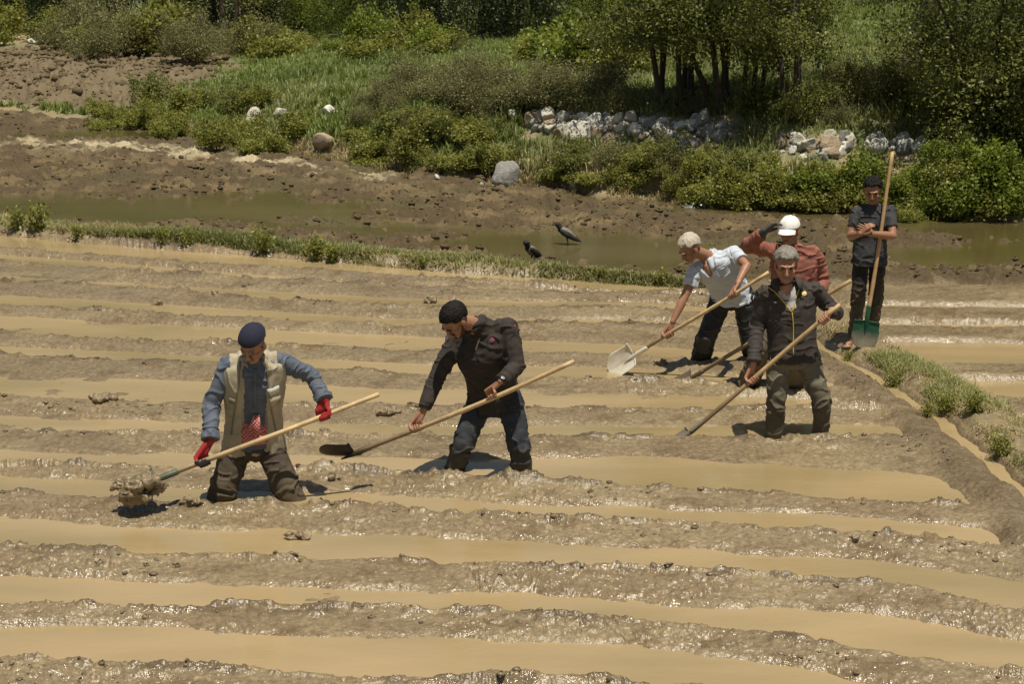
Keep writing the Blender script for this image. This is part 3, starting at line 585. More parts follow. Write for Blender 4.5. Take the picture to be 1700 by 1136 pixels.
grass('grass', 26000, on_bank, .08, .30, L_GRASS, 305, .022, 'grass and weeds covering the bank', per=6)
def on_meadow(r, n):
    px = r.uniform(-60, 1750, n); py = r.uniform(60, 215, n); Y = F * (H - .75) / (py - YH); x = (px - CX) / F * Y; z, m = terrain(x, Y); pz = YH + F * (H - z) / Y; k = ~in_heap(px, pz, -6, -6) & (m['dbank'] > .5) & (m['plow'] < .3) & (m['path'] < .5); return x[k], Y[k]
L_MEAD = leaf_mat('leaf_meadow', (.085, .125, .025), (.26, .31, .09), .4)
grass('meadow_grass', 44000, on_meadow, .08, .26, L_MEAD, 306, .03, 'green meadow grass behind the bank', per=6)
def on_rim(r, n):
    x = r.uniform(-8, 9, n); y = np.interp(x, BKx, BKy) + r.uniform(-.1, .5, n); return x, y
grass('dry_grass', 3500, on_rim, .04, .16, L_DRY, 307, .016, 'dry grass along the foot of the bank')
def weed(px, py, h, s, label, k='b', n=60, Y=None):
    r = np.random.RandomState(int(px)); Yw = Y or 24.
    if Y is None:
        Yw = yat(px, py)
    x = (px - CX) / F * Yw; z = float(zat(x, Yw)[0]); root = empty('weed', (x, Yw, z)); tag(root, label, 'weed', 'taller weeds on the bunds')
    mb = MB(); st = []
    for q in range(6):
        a = r.rand() * 6.28; p = [V(0, 0, -.01)]; d = nz([math.cos(a) * .35, math.sin(a) * .35, 1])
        for i in range(4): p.append(p[-1] + d * h / 4 * (.7 + .3 * r.rand())); d = nz(d + r.normal(size=3) * .12)
        mb.add(*tube(p, [.004, .0035, .003, .0025, .002], 5, False)); st.append(np.array(p))
    lobj('stem', mb.mesh('stem'), root, BARK_G)
    pos = np.concatenate([s_[r.randint(1, 5, n)] + r.normal(size=(n, 3)) * s for s_ in st]); v, q, t = leaves(pos, np.full(len(pos), .05 * h / .3), r, .1, .5)
    lobj('foliage', quads_mesh('foliage', v, q, t, mats_=(L_BRAMB,)), root)
BARK_G = mat('stem_green', (.10, .12, .04), .8, .2)
for px, py, h, lb in ((22, 378, .30, 'leafy weed at the left end of the grassy far bund'), (58, 380, .36, 'leafy green weed, second from the left end of the far bund'), (120, 392, .22, 'low spreading weed on the far bund near its left end'), (262, 398, .2, 'low weed on the far bund above the first water strip'),
                      (431, 420, .30, 'thin upright weed on the far bund, a third of the way across'), (522, 428, .30, 'bushy weed on the far bund behind the man in the sweater, left one'), (548, 430, .24, 'bushy weed on the far bund beside a slightly taller one'),
                      (305, 404, .22, 'feathery weed on the far bund right of the leafy clumps'), (700, 444, .14, 'small green weed on the far bund left of the crows'), (1000, 462, .14, 'green tuft on the far bund right of the crows'), (1100, 470, .2, 'green clump at the right end of the far bund beside the bending man')):
    weed(px, py, h, h * .14, lb)
for px, py, h, lb in ((1500, 652, .14, 'green clump in the middle of the right bund'), (1640, 690, .16, 'broad green clump on the far edge of the right bund'), (1590, 690, .15, 'upright dark weed near the middle of the right bund'), (1420, 605, .10, 'small green clump at the upper end of the right bund'), (1690, 765, .16, 'green tuft on the right bund at the picture edge'), (1560, 700, .12, 'green tuft on the right bund next to the ditch')):
    weed(px, py, h, h * .22, lb, n=90)

# ------------------------------------------------------------------ stones
def rock_proto(seed, flat=.7):
    r = np.random.RandomState(seed); v, f = ell(V(0, 0, 0), (1, 1, 1), n=28, m=18)
    for k in range(12):
        n_ = nz(r.normal(size=3)); d = .50 + .28 * r.rand(); h = v @ n_ - d; v = v - np.outer(np.clip(h, 0, 9) * .97, n_)
    v = v * (1 + .09 * vn3(v * 1.6, seed))[:, None] * (1 + .03 * vn3(v * 6, seed + 3))[:, None]; v = v * np.array([1, .75, flat])
    return MB().add(v, f).mesh('rock')
ST = [mat('stone_pale', (.54, .51, .43), .85, .2, 5, .02, 12), mat('stone_white', (.72, .70, .63), .8, .12, 5, .02, 12), mat('stone_grey', (.24, .235, .22), .85, .3, 5, .02, 12), mat('stone_tan', (.36, .28, .19), .9, .25, 5, .02, 12)]
RP = [[rock_proto(400 + i, .55 + .06 * i) for i in range(6)] for m in ST]
for row_, m in zip(RP, ST):
    for me in row_: me.materials.append(m); me.polygons.foreach_set('use_smooth', [True] * len(me.polygons))
RG = 'stones of the rubble heaps on the bank'
def rock(px, py, wpx, label, mi=0, hf=1., group=RG, dz=0., cat='stone', rz=None):
    Y = yat(px, py); z = float(zat((px - CX) / F * Y, Y)[0])
    s = wpx / 2 / F * Y * 1.22; x = (px - CX) / F * Y; o = lobj('rock', RP[mi][rr_.randint(6)]); o.location = (x, Y, z + s * .28 * hf); o.scale = (s, s * (.8 + .4 * rr_.rand()), s * 1.05 * hf)
    o.rotation_euler = (rr_.normal() * .2, rr_.normal() * .2, rr_.rand() * 6.28 if rz is None else rz); tag(o, label, cat, group); return o
rr_ = np.random.RandomState(5)
for a in ((840, 302, 52, 'big grey boulder at the foot of the bank beside the far field', 2, 1.35), (535, 240, 46, 'reddish flat boulder on the bank edge, upper left of centre', 3, .75), (553, 190, 40, 'rounded white boulder above the reddish one', 1, 1.),
          (424, 194, 34, 'pale jagged stone half hidden in the bramble, left one', 0, 1.), (470, 190, 32, 'pale stone half hidden in the bramble near the rounded white boulder', 0, .9), (66, 68, 16, 'small white stone at the edge of the far upper-left bushes', 1, 1.),
          (853, 188, 24, 'lone white oblong stone left of the stone heaps', 1, .7), (699, 227, 18, 'small white stone in the bramble above the grey boulder', 1, .8), (958, 222, 56, 'large pale slab lying in the left stone heap', 0, .8),
          (937, 195, 28, 'pale upright stone on top of the left stone heap', 0, 1.2), (959, 194, 18, 'roundish stone right of the upright one on the left heap', 0, 1.1), (888, 202, 22, 'pale stone at the left end of the left heap', 0, 1.), (890, 186, 18, 'brownish pointed stone topping the left end of the heap', 3, 1.2),
          (984, 272, 20, 'single tan stone lying low on the bank face', 3, .9), (1097, 222, 34, 'grey-white stone in the middle of the middle heap', 0, 1.), (1150, 268, 22, 'grey stone low in the gully below the middle heap', 2, 1.), (1201, 268, 20, 'dark grey stone right of the gully', 2, 1.2),
          (1316, 250, 14, 'bright white upright stone in the right heap', 1, 1.6), (1328, 235, 32, 'large pale stone in the right heap', 0, .9), (1375, 243, 46, 'long tan-grey stone in the right heap', 3, .8), (1400, 250, 28, 'tan stone at the right end of the right heap', 3, 1.),
          (1424, 280, 14, 'small tan stone behind the young man', 3, 1.), (1535, 243, 34, 'dark grey stone at the far right heap, near the shrubby trees', 2, 1.), (1130, 262, 26, 'tan-grey stone at the head of the gully', 3, 1.)):
    rock(*a)
def heap(poly, n, smin, smax, label, mis):
    smin *= 1.15; smax *= 1.3; made = []
    for i in range(n):
        t = rr_.rand(); a = np.array([np.interp(t, [q[0] for q in poly], [q[k] for q in poly]) for k in (1, 2, 3)])
        py = a[1] + (a[2] - a[1]) * rr_.rand(); made.append((a[0], rock(a[0], py, smin + (smax - smin) * rr_.rand() ** 2, label, mis[rr_.randint(len(mis))], .8 + .5 * rr_.rand(), dz=.0)))
    name_in_order(made, label)
heap([(0, 880, 188, 212), (.4, 930, 190, 228), (1, 1010, 190, 218)], 66, 9, 24, 'loose stone of the left heap below the olive scrub', (0, 0, 0, 1, 3, 2))
heap([(0, 1005, 192, 208), (.4, 1080, 195, 232), (.7, 1150, 200, 240), (1, 1222, 205, 222)], 97, 8, 24, 'loose stone of the middle heap below the tree row', (0, 0, 1, 3, 2, 2))
heap([(0, 1130, 235, 262), (1, 1165, 240, 300)], 14, 8, 20, 'stone spilling down the gully below the middle heap', (0, 2, 3, 0))
heap([(0, 1290, 225, 250), (.5, 1340, 222, 272), (1, 1412, 228, 252)], 50, 9, 26, 'loose stone of the right heap behind the white cap', (0, 0, 1, 3, 2))
heap([(0, 1440, 240, 252), (.5, 1490, 232, 250), (1, 1555, 235, 262)], 30, 9, 26, 'loose stone of the far right heap behind the tall shovel', (0, 2, 1, 2))
heap([(0, 560, 240, 290), (1, 1300, 270, 330)], 16, 5, 11, 'small stone scattered on the earthy bank', (0, 3, 1))
def soil_clods(name, n, fn, s0, s1, col, seed, label):
    r = np.random.RandomState(seed); x, y = fn(r, n); z = zat(x, y); n = len(x); B, F_ = ell(V(0, 0, 0), (1, 1, 1), n=6, m=4); F_ = [f for f in F_ if len(f) == 4]; nb = len(B)
    S = (s0 + (s1 - s0) * r.rand(n) ** 3)[:, None, None] * np.stack([1 + .5 * r.rand(n), .7 + .5 * r.rand(n), .45 + .5 * r.rand(n)], 1)[:, None]
    v = (B[None] * (1 + .28 * r.normal(size=(n, nb, 1)).clip(-1.5, 1.5))) * S; v[:, :, 2] += (z + .2 * S[:, 0, 2])[:, None]; v[:, :, 0] += x[:, None]; v[:, :, 1] += y[:, None]
    q = (np.array(F_)[None] + (np.arange(n) * nb)[:, None, None]).reshape(-1, 4)
    o = lobj(name, quads_mesh(name, v.reshape(-1, 3), q, np.zeros(n * nb), mats_=(col,))); tag(o, label, 'soil clods', kind='stuff')
SC1 = mat('clod_brown', (.060, .043, .021), .95, .3, 3, 0, col2=(.14, .103, .05)); SC2 = mat('clod_dry', (.085, .062, .030), .95, .3, 2, 0, col2=(.21, .162, .09)); SC3 = mat('clod_wet', (.10, .075, .042), .45, .3, 3, .004, 50, col2=(.22, .17, .10))
def in_far(r, n):
    px = r.uniform(-100, 1800, n); Y = 21 + 24 * r.rand(n) ** 1.3; x = (px - CX) / F * Y; z, m = terrain(x, Y); k = (m['far'] > .8) & (m['dbank'] < -.1) & (z > -.01) & (m['straw'] < .6); return x[k], Y[k]
soil_clods('soil_clods', 15000, in_far, .010, .050, SC1, 601, 'small dark clods covering the wet brown far field')
def in_plow(r, n):
    x = r.uniform(-24, -7, n); Y = r.uniform(36, 78, n); z, m = terrain(x, Y); k = m['plow'] > .4; return x[k], Y[k]
soil_clods('soil_clods', 9000, in_plow, .03, .15, SC2, 602, 'dry clods of the ploughed patch, upper left')
def in_rows(r, n):
    px = r.uniform(-100, 1800, n); Y = 8 + 13 * r.rand(n); x = (px - CX) / F * Y; z, m = terrain(x, Y); k = ((m['crest'] > .25) | ((vn2(x * 1.3, Y * 2, 603) > .45) & (z > .03))) & (x < ditch_x(Y)) & (z > .005); return x[k], Y[k]
soil_clods('soil_clods', 16000, in_rows, .004, .020, SC3, 604, 'crumbs of mud along the muddy rows')
# bare sapling, dark plastic scrap in the gully, clods
def bare_sapling():
    Y = G(665, 162, .5)[1]; x = (665 - CX) / F * Y; z = float(zat(x, Y)[0]); root = empty('bare_sapling', (x, Y, z)); tag(root, 'thin leafless dark sapling standing in the grass, upper centre-left', 'sapling')
    lobj('stem', MB().add(*tube([V(0, 0, -.05), V(.01, 0, .3), V(-.01, 0, .6), V(.0, 0, .85)], [.014, .012, .008, .003], 6, False)).mesh('stem'), root, BARK)
    for q in ([V(0, 0, .05), V(-.12, 0, .15), V(-.22, 0, .28)], [V(0, 0, .35), V(.07, .02, .5), V(.10, .02, .66)], [V(0, 0, .1), V(-.25, .05, .42), V(-.35, .05, .62)]):
        lobj('branch', MB().add(*tube(q, [.008, .006, .003], 5, False)).mesh('branch'), root, BARK)
bare_sapling()
def scrap(px, py, wx, hz, label):
    Y = G(px, py, .15)[1]; c = V((px - CX) / F * Y, Y, float(zat((px - CX) / F * Y, Y)[0])); v = []; n_ = 14
    for j in range(n_):
        for i in range(n_):
            a, b = i / (n_ - 1) - .5, j / (n_ - 1); v.append(c + V(a * wx + .05 * math.sin(b * 5), b * .12, b * hz) + V(.03, .05, .03) * vn3(V(a * 6, b * 6, px)[None], 3)[0])
    v = np.array(v); N_ = len(v); v2 = v + V(0, .006, .002); f = []; g = lambda i, j, o=0: o * N_ + j * n_ + i
    for j in range(n_ - 1):
        for i in range(n_ - 1): f += [(g(i, j), g(i + 1, j), g(i + 1, j + 1), g(i, j + 1)), (g(i, j, 1), g(i, j + 1, 1), g(i + 1, j + 1, 1), g(i + 1, j, 1))]
    o = obj('plastic_sheet', MB().add(np.r_[v, v2], f), mat('plastic_dark', (.03, .035, .045), .3, .3)); tag(o, label, 'plastic sheet', 'torn plastic in the gully')
scrap(1137, 312, .16, .5, 'dark torn plastic strip hanging down the gully'); scrap(1162, 330, .5, .12, 'crumpled bluish dark plastic at the bottom of the gully')
# ------------------------------------------------------------------ people
SKIN_TAN = mat('skin_tan', (.32, .16, .095), .5, .18, 30, .0006, 400)
SKIN_OLD = mat('skin_weathered', (.36, .18, .115), .5, .2, 30, .0008, 300)
SKIN_YNG = mat('skin_young', (.30, .15, .085), .48, .14, 30, .0004, 400)
EYE_W = mat('eye_lid', (.08, .04, .026), .95, .05, spec=.1); EYE_D = mat('eye_dark', (.02, .012, .008), .2, .05)
LIP = mat('lip', (.25, .09, .06), .5, .1)
def mats(name, col, **k): return mat(name, col, **k)
HAIR_BLACK = mat('hair_black', (.008, .0065, .006), .75, .4, 60, .002, 160, spec=.25)
HAIR_GREY = mat('hair_grey', (.21, .19, .165), .7, .45, 50, .0015, 140)
HAIR_WHITE = mat('hair_white', (.44, .40, .32), .7, .25, 50, .0015, 140)
BEARD = mat('beard_stubble', (.045, .028, .02), .8, .4, 80)
WOOD = mat('handle_wood', (.50, .36, .19), .55, .3, 14, .0008, 120, spl=.3, mud=(.42, .6, (.20, .145, .08)))
WOOD2 = mat('handle_wood_old', (.40, .27, .13), .6, .3, 14, .0008, 120, spl=.4, mud=(.42, .5, (.17, .12, .065)))
WOOD3 = mat('handle_wood_orange', (.46, .29, .14), .55, .2, 10, .0008, 120)
GREEN_PAINT = mat('green_paint', (.010, .075, .040), .5, .3, 12, .0008, 90, mud=(.22, .22, (.20, .175, .13)), spl=.5)
GREEN_WORN = mat('green_worn', (.02, .07, .04), .5, .4, 14, .001, 90, mud=(.3, .5, (.12, .10, .065)))
STEEL_DARK = mat('steel_dark', (.035, .03, .024), .55, .4, 14, .001, 90, spec=.4)
STEEL_BRIGHT = mat('steel_bright', (.80, .79, .74), .35, .1, 5, .0006, 90, metal=.15, col2=(.50, .42, .25))

def head_prims(c, R, s=1., beardy=0):
    T = lambda x, y, z: c + R @ (V(x, y, z) * s); o = []
    E = lambda x, y, z, a, b, d: ell(T(x, y, z), (a * s, b * s, d * s), R)
    o.append(E(0, .018, .036, .075, .094, .084))
    o.append(E(0, -.02, .018, .068, .066, .070))
    o.append(tube([T(0, -.028, -.012), T(0, -.052, -.082)], [.057 * s, .030 * s], 16))
    for q in (-1, 1):
        o.append(tube([T(q * .052, .0, -.042), T(q * .016, -.064, -.092)], [.022 * s, .020 * s], 12))
        o.append(E(q * .040, -.060, -.024, .024, .022, .020))
        o.append(tube([T(q * .012, -.086, .022), T(q * .044, -.072, .024)], [.011 * s, .010 * s], 10))
        o.append(E(q * .079, .008, -.008, .008, .019, .032))
        o.append(E(q * .011, -.097, -.036, .009, .011, .008))
    o.append(tube([T(0, -.084, .014), T(0, -.108, -.032)], [.009 * s, .012 * s], 10))
    o.append(tube([T(-.019, -.083, -.061), T(0, -.089, -.059), T(.019, -.083, -.061)], [.006 * s, .008 * s, .006 * s], 10))
    o.append(tube([T(-.016, -.082, -.072), T(0, -.087, -.073), T(.016, -.082, -.072)], [.006 * s, .008 * s, .006 * s], 10))
    o.append(E(0, -.076, -.097, .018, .016, .015))
    return o
def head_shell(c, R, s, fn, rad=(.079, .098, .088), ctr=(0, .018, .036), n=110, m=80):
    """closed shell round the skull: fn(az, el, unit) -> thickness; negative sinks under the skin"""
    rings = []
    for i in range(m):
        a = math.pi * (i + .5) / m; th = np.arange(n) / n * 2 * math.pi
        u = np.stack([math.sin(a) * np.cos(th), math.sin(a) * np.sin(th), np.full(n, math.cos(a))], 1)
        az = np.arctan2(u[:, 0], -u[:, 1]); el_ = np.full(n, math.pi / 2 - a)
        t = fn(az, el_, u)
        q = u * (np.array(rad) + t[:, None]) + np.array(ctr)
        rings.append(q * s @ R.T + c)
    return MB().add(*ring_mesh(rings[::-1]))
def frame_look(look, up, tilt=0):
    y = -nz(look); z = nz(np.asarray(up, float) - y * (np.asarray(up, float) @ y)); x = np.cross(y, z)
    R = np.stack([x, y, z], 1)
    return R
def hair_fn(front=.55, side=.05, back=-.55, th=.014, nz_=.006, fr=14, seed=0):
    """front/side/back: elevation of the hairline (radians)"""
    def fn(az, el_, u):
        a = np.abs(az); line = .10 * vn3(u * 7 + 9, seed + 5) + .05 * vn3(u * 17, seed + 6) + np.where(a < 1.2, front + (side - front) * ss(.75, 1.15, a), side + (back - side) * ss(1.6, 2.4, a))
        m = ss(-.06, .10, el_ - line)
        lk = .5 * vn3(u * fr * .45, seed + 7); r = vn3(np.stack([az * fr * .9 + lk * 3, el_ * 2.5 + lk * 4, lk * 2], 1), seed) * nz_ * .8 + vn3(np.stack([az * fr * 2.2 + lk * 5, el_ * 5 + lk * 6, lk], 1), seed + 1) * nz_ * .5 + lk * nz_ * 1.6
        return m * (th + r) - (1 - m) * .02
    return fn
def grip_hand(wr, g, ax, rh=.017, side=1, thumb=1, s=1.):
    """five bent fingers closed round a shaft of radius rh whose axis is ax; knuckles on 'side'"""
    a = nz(ax) * thumb; e1 = wr - g; e1 = nz(e1 - a * (e1 @ a)); e2 = nz(np.cross(a, e1)) * side; o = []
    def Q(th, r, off): th = math.radians(th); return g + a * off + (e1 * math.cos(th) + e2 * math.sin(th)) * r
    offs = [.032, .011, -.010, -.030]; rr = [.0095, .0098, .0094, .0082]; ln = [0, 12, 4, -18]
    for off, r, l in zip(offs, rr, ln):
        k = Q(58, rh + .024, off); R0 = rh + r * .95
        o.append(tube([k, Q(112, R0 + .008, off), Q(175, R0 + .002, off * .97), Q(232, R0, off * .95), Q(278 + l, R0, off * .93)], [r * 1.12 * s, r * 1.05 * s, r * s, r * .95 * s, r * .85 * s], 10))
        o.append(tube([wr + a * off * .5 + e2 * .004, Q(20, rh + .034, off * .95), k], [.017 * s, .0135 * s, .0115 * s], 10))
    o.append(tube([wr + a * .016, Q(-12, rh + .026, .045), Q(-62, rh + .014, .048), Q(-118, rh + .010, .040), Q(-160, rh + .008, .026)], [.017 * s, .0145 * s, .012 * s, .0105 * s, .009 * s], 10))
    return o
def open_hand(wr, d, n, t, curl=25, s=1., spread=.5):
    """palm pointing along d, palm facing n, thumb on side t"""
    d = nz(d); n = nz(n - d * (n @ d)); t = nz(t - d * (t @ d) - n * (t @ n)); o = []
    for k, (off, L, r) in enumerate([(.030, .070, .0088), (.010, .078, .0092), (-.010, .072, .0088), (-.029, .058, .0078)]):
        b = wr + d * .088 + t * off; p = [b]; dd = d + t * off * spread * 4
        ang = 0
        for q, seg in enumerate((.45, .31, .24)):
            ang += math.radians(curl * (1 + .12 * k)); v = nz(nz(dd) * math.cos(ang) + n * math.sin(ang)); p.append(p[-1] + v * L * seg)
        o.append(tube(p, [r * 1.1 * s, r * s, r * .92 * s, r * .8 * s], 10))
        o.append(tube([wr + t * off * .6, b], [.016 * s, .012 * s], 10))
    p0 = wr + t * .018 + d * .012; p1 = wr + t * .042 + d * .042 + n * .012; p2 = p1 + nz(d * .8 + t * .35 + n * .3) * .034; p3 = p2 + nz(d + n * .35) * .026
    o.append(tube([p0, p1, p2, p3], [.017 * s, .0135 * s, .0105 * s, .0085 * s], 10))
    return o
def strip(path, nrm, wid, thick=.003, side=None):
    """a thin solid ribbon laid along path"""
    path = [np.asarray(p, float) for p in path]; rings = []
    for i, p in enumerate(path):
        a = nz(path[min(i + 1, len(path) - 1)] - path[max(i - 1, 0)]); n = nz(nrm[i] - a * (nrm[i] @ a)); u = np.cross(a, n)
        ww = wid[i] if hasattr(wid, '__len__') else wid
        rings.append(np.array([p + u * ww / 2 - n * .004, p + u * ww / 2 + n * thick, p - u * ww / 2 + n * thick, p - u * ww / 2 - n * .004]))
    return MB().add(*ring_mesh(rings))
def on(bv, px, py):
    d = ray(px, py); h = bv.ray_cast(Vector((0, 0, H)), Vector(d).normalized(), 60)
    if h[0] is None: return None, None
    n = np.array(h[1]); n = n if n @ d < 0 else -n
    return np.array(h[0]), n
def ribbon(name, bv, pts, wid, m, parent, thick=.004, sub=5):
    path, nr = [], []
    for (a, b) in zip(pts[:-1], pts[1:]):
        for k in range(sub):
            t = k / sub; h, n = on(bv, a[0] + (b[0] - a[0]) * t, a[1] + (b[1] - a[1]) * t)
            if h is not None and (not path or np.linalg.norm(h - path[-1]) < .14): path.append(h); nr.append(n)
    h, n = on(bv, *pts[-1])
    if h is not None and path and np.linalg.norm(h - path[-1]) < .14: path.append(h); nr.append(n)
    if len(path) < 2: return None
    for _ in range(2):
        nr = [nz(nr[max(i - 1, 0)] + nr[i] + nr[min(i + 1, len(nr) - 1)]) for i in range(len(nr))]
    return obj(name, strip(path, nr, wid, thick), m, parent)
def badge(name, bv, px, py, rx, ry, m, parent, th=.003):
    h, n = on(bv, px, py)
    if h is None: return None
    u = nz(np.cross(V(0, 0, 1), n)); v = np.cross(n, u)
    return obj(name, MB().add(*ell(h, (rx, ry, th), np.stack([u, v, n], 1))), m, parent)

def build_person(label, base, j, look, up, hs=1., skin=SKIN_OLD, top=None, pants=None, hands=None, arms_bare=False, torso=(.165, .115), waist=(.17, .125), hip=(.175, .13),
                 slv=(.062, .052, .045), leg=(.098, .088, .082), amp=.005, name_top='shirt', hem=.08, shortsl=None, sleeve_end=1.0, group='farm workers in the flooded field', seed=1,
                 chest_out=.0, gloves=None, leg_amp=.007, feet=None):
    root = empty('person', base); tag(root, label, 'person', group)
    J = {k: np.asarray(v, float) for k, v in j.items()}
    hl, hr, sl_, sr, nk, hd = J['hl'], J['hr'], J['sl'], J['sr'], J['nk'], J['hd']
    pc = (hl + hr) / 2; shc = (sl_ + sr) / 2
    R = frame_look(look, up)
    # --- frames along the spine
    def fr(r, u): r = nz(r); f = nz(np.cross(r, u)); return r, f
    u0 = nz(nk - pc); r_h, f_h = fr(hr - hl, u0); r_s, f_s = fr(sr - sl_, u0)
    r_m = nz(r_h + r_s); f_m = nz(np.cross(r_m, u0))
    wst = pc + (shc - pc) * .38 + f_m * (-.01); che = pc + (shc - pc) * .74 + f_m * chest_out
    def torso_rings(e=0., lo=.0):
        return [(pc - u0 * (hem + lo), r_h, f_h, hip[0] + .01 + e, hip[1] + .01 + e), (pc + u0 * .04, r_h, f_h, hip[0] + e, hip[1] + e), (wst, r_m, f_m, waist[0] + e, waist[1] + e),
                (che, r_s, f_s, torso[0] + .012 + e, torso[1] + e), (shc - u0 * .015, r_s, f_s, torso[0] + .012 + e, torso[1] * .80 + e),
                (shc + u0 * .035, r_s, f_s, torso[0] * .62 + e, torso[1] * .66 + e), (nk + u0 * .02, r_s, f_s, .068 + e, .064 + e)]
    # --- body: one continuous skin surface
    b = MB()
    for q in head_prims(hd, R, hs): b.add(*q)
    nb = hd + R @ V(0, .022, -.05) * hs
    b.add(*tube([nb, (nb + nk) / 2, nk - u0 * .03], [.054 * hs, .055 * hs, .064 * hs], 16))
    b.add(*loft([(c, u, v, a * .86, d * .84) for c, u, v, a, d in torso_rings(0, -.04)]))
    for s_, e_, w_ in (('sl', 'el', 'wl'), ('sr', 'er', 'wr')):
        s0, e0, w0 = J[s_], J[e_], J[w_]
        b.add(*tube([s0, s0 + (e0 - s0) * .35, e0], [.050, .047, .037], 14)); b.add(*tube([e0, e0 + (w0 - e0) * .3, w0], [.038, .040, .026], 14))
    for h_, k_, f_ in (('hl', 'kl', 'fl'), ('hr', 'kr', 'fr')):
        b.add(*tube([J[h_], J[k_]], [.075, .052], 12)); b.add(*tube([J[k_], J[f_]], [.052, .036], 12))
    for q in hands or []: b.add(*q)
    for q in feet or []: b.add(*q)
    bm = remesh(b, .0042, 2, .5)
    body = obj('body', bm, skin, root)
    # --- face details
    T = lambda x, y, z: hd + R @ (V(x, y, z) * hs)
    for q in (-1, 1):
        e = obj('eye', MB().add(*ell(T(q * .030, -.0755, .004), (.0115 * hs, .0065 * hs, .005 * hs), R)), EYE_W, root)
        obj('iris', MB().add(*ell(T(q * .030, -.0845, .003), (.006 * hs, .003 * hs, .0052 * hs), R)), EYE_D, e)
    obj('lips', MB().add(*tube([T(-.02, -.088, -.066), T(0, -.0955, -.065), T(.02, -.088, -.066)], [.003 * hs, .0045 * hs, .003 * hs], 8)), LIP, root)
    # --- trousers
    t = MB()
    t.add(*loft([(pc - u0 * .09, r_h, f_h, hip[0] * .80, hip[1] * .9), (pc - u0 * .02, r_h, f_h, hip[0] * .98, hip[1]), (pc + u0 * .08, r_h, f_h, hip[0] * .97, hip[1] * .97), (wst, r_m, f_m, waist[0] * .86, waist[1] * .84)]))
    bones = []
    for h_, k_, f_ in (('hl', 'kl', 'fl'), ('hr', 'kr', 'fr')):
        a, k, f = J[h_], J[k_], J[f_]
        t.add(*tube([a, a + (k - a) * .5, k], [leg[0], (leg[0] + leg[1]) / 2, leg[1]], 20)); t.add(*tube([k, k + (f - k) * .5, k + (f - k) * .93], [leg[1], (leg[1] + leg[2]) / 2, leg[2]], 20, rnd=True))
        bones += [(a, k, .09), (k, f, .085)]
    bones.append((pc - r_h * .12, pc + r_h * .12, .12))
    tm = remesh(t, .007, 14, .5); folds(tm, bones, leg_amp, 13, 7, seed + 10, .8)
    tr = obj('trousers', tm, pants, root)
    # --- top
    g = MB(); g.add(*loft(torso_rings(0.012)))
    tb = []
    for s_, e_, w_ in (('sl', 'el', 'wl'), ('sr', 'er', 'wr')):
        s0, e0, w0 = J[s_], J[e_], J[w_]
        g.add(*tube([shc + (s0 - shc) * .45 + u0 * .0, s0 - u0 * .004], [slv[0] * .95, slv[0]], 18))
        if shortsl:
            e1 = s0 + (e0 - s0) * shortsl; g.add(*tube([s0, e1], [slv[0], slv[0] * .98], 20, rnd=False)); tb.append((s0, e1, .07))
        else:
            g.add(*tube([s0, s0 + (e0 - s0) * .5, e0], [slv[0], (slv[0] + slv[1]) / 2, slv[1]], 20)); w1 = e0 + (w0 - e0) * sleeve_end
            g.add(*tube([e0, e0 + (w1 - e0) * .5, w1], [slv[1], (slv[1] + slv[2]) / 2, slv[2]], 20, rnd=False)); tb += [(s0, e0, .07), (e0, w0, .06)]
    tb += [(pc - u0 * .05 - r_m * .06, shc - r_m * .06, .13), (pc - u0 * .05 + r_m * .06, shc + r_m * .06, .13)]
    gm = remesh(g, .0065, 5, .5); folds(gm, tb, amp, 16, 7.5, seed, 1.1)
    shirt = obj(name_top, gm, top, root)
    info = dict(root=root, body=body, shirt=shirt, trousers=tr, T=T, R=R, J=J, pc=pc, shc=shc, u0=u0, r_s=r_s, f_s=f_s, r_m=r_m, f_m=f_m, rings=torso_rings, bv=bvh(gm), nk=nk, hd=hd, hs=hs, wst=wst, che=che, bvb=bvh(bm), bvt=bvh(tm))
    for s_, e_, w_ in (('sl', 'el', 'wl'), ('sr', 'er', 'wr')):
        print('  arm', round(float(np.linalg.norm(J[s_] - J[e_])), 2), round(float(np.linalg.norm(J[e_] - J[w_])), 2), end='')
    for h_, k_, f_ in (('hl', 'kl', 'fl'), ('hr', 'kr', 'fr')):
        print('  leg', round(float(np.linalg.norm(J[h_] - J[k_])), 2), round(float(np.linalg.norm(J[k_] - J[f_])), 2), end='')
    print('  spine', round(float(np.linalg.norm(nk - pc)), 2), 'sh', round(float(np.linalg.norm(sl_ - sr)), 2), 'neck', round(float(np.linalg.norm(nk - hd)), 2))
    return info
def hair(p, m, **k):
    return obj('hair', head_shell(p['hd'], p['R'], p['hs'], hair_fn(**k)), m, p['root'])
def brows(p, m, r=.0042):
    for q in (-1, 1):
        obj('eyebrow', MB().add(*tube([p['T'](q * .014, -.0985, .022), p['T'](q * .03, -.096, .027), p['T'](q * .047, -.083, .022)], [r, r * 1.1, r * .7], 8)), m, p['root'])
def moustache(p, m, r=.007):
    obj('moustache', MB().add(*tube([p['T'](-.028, -.083, -.060), p['T'](-.012, -.0955, -.052), p['T'](0, -.099, -.050), p['T'](.012, -.0955, -.052), p['T'](.028, -.083, -.060)], [r * .5, r, r * .9, r, r * .5], 10)), m, p['root'])
def leg_end(k, gpt, L=.42): return k + nz(gpt - k) * L

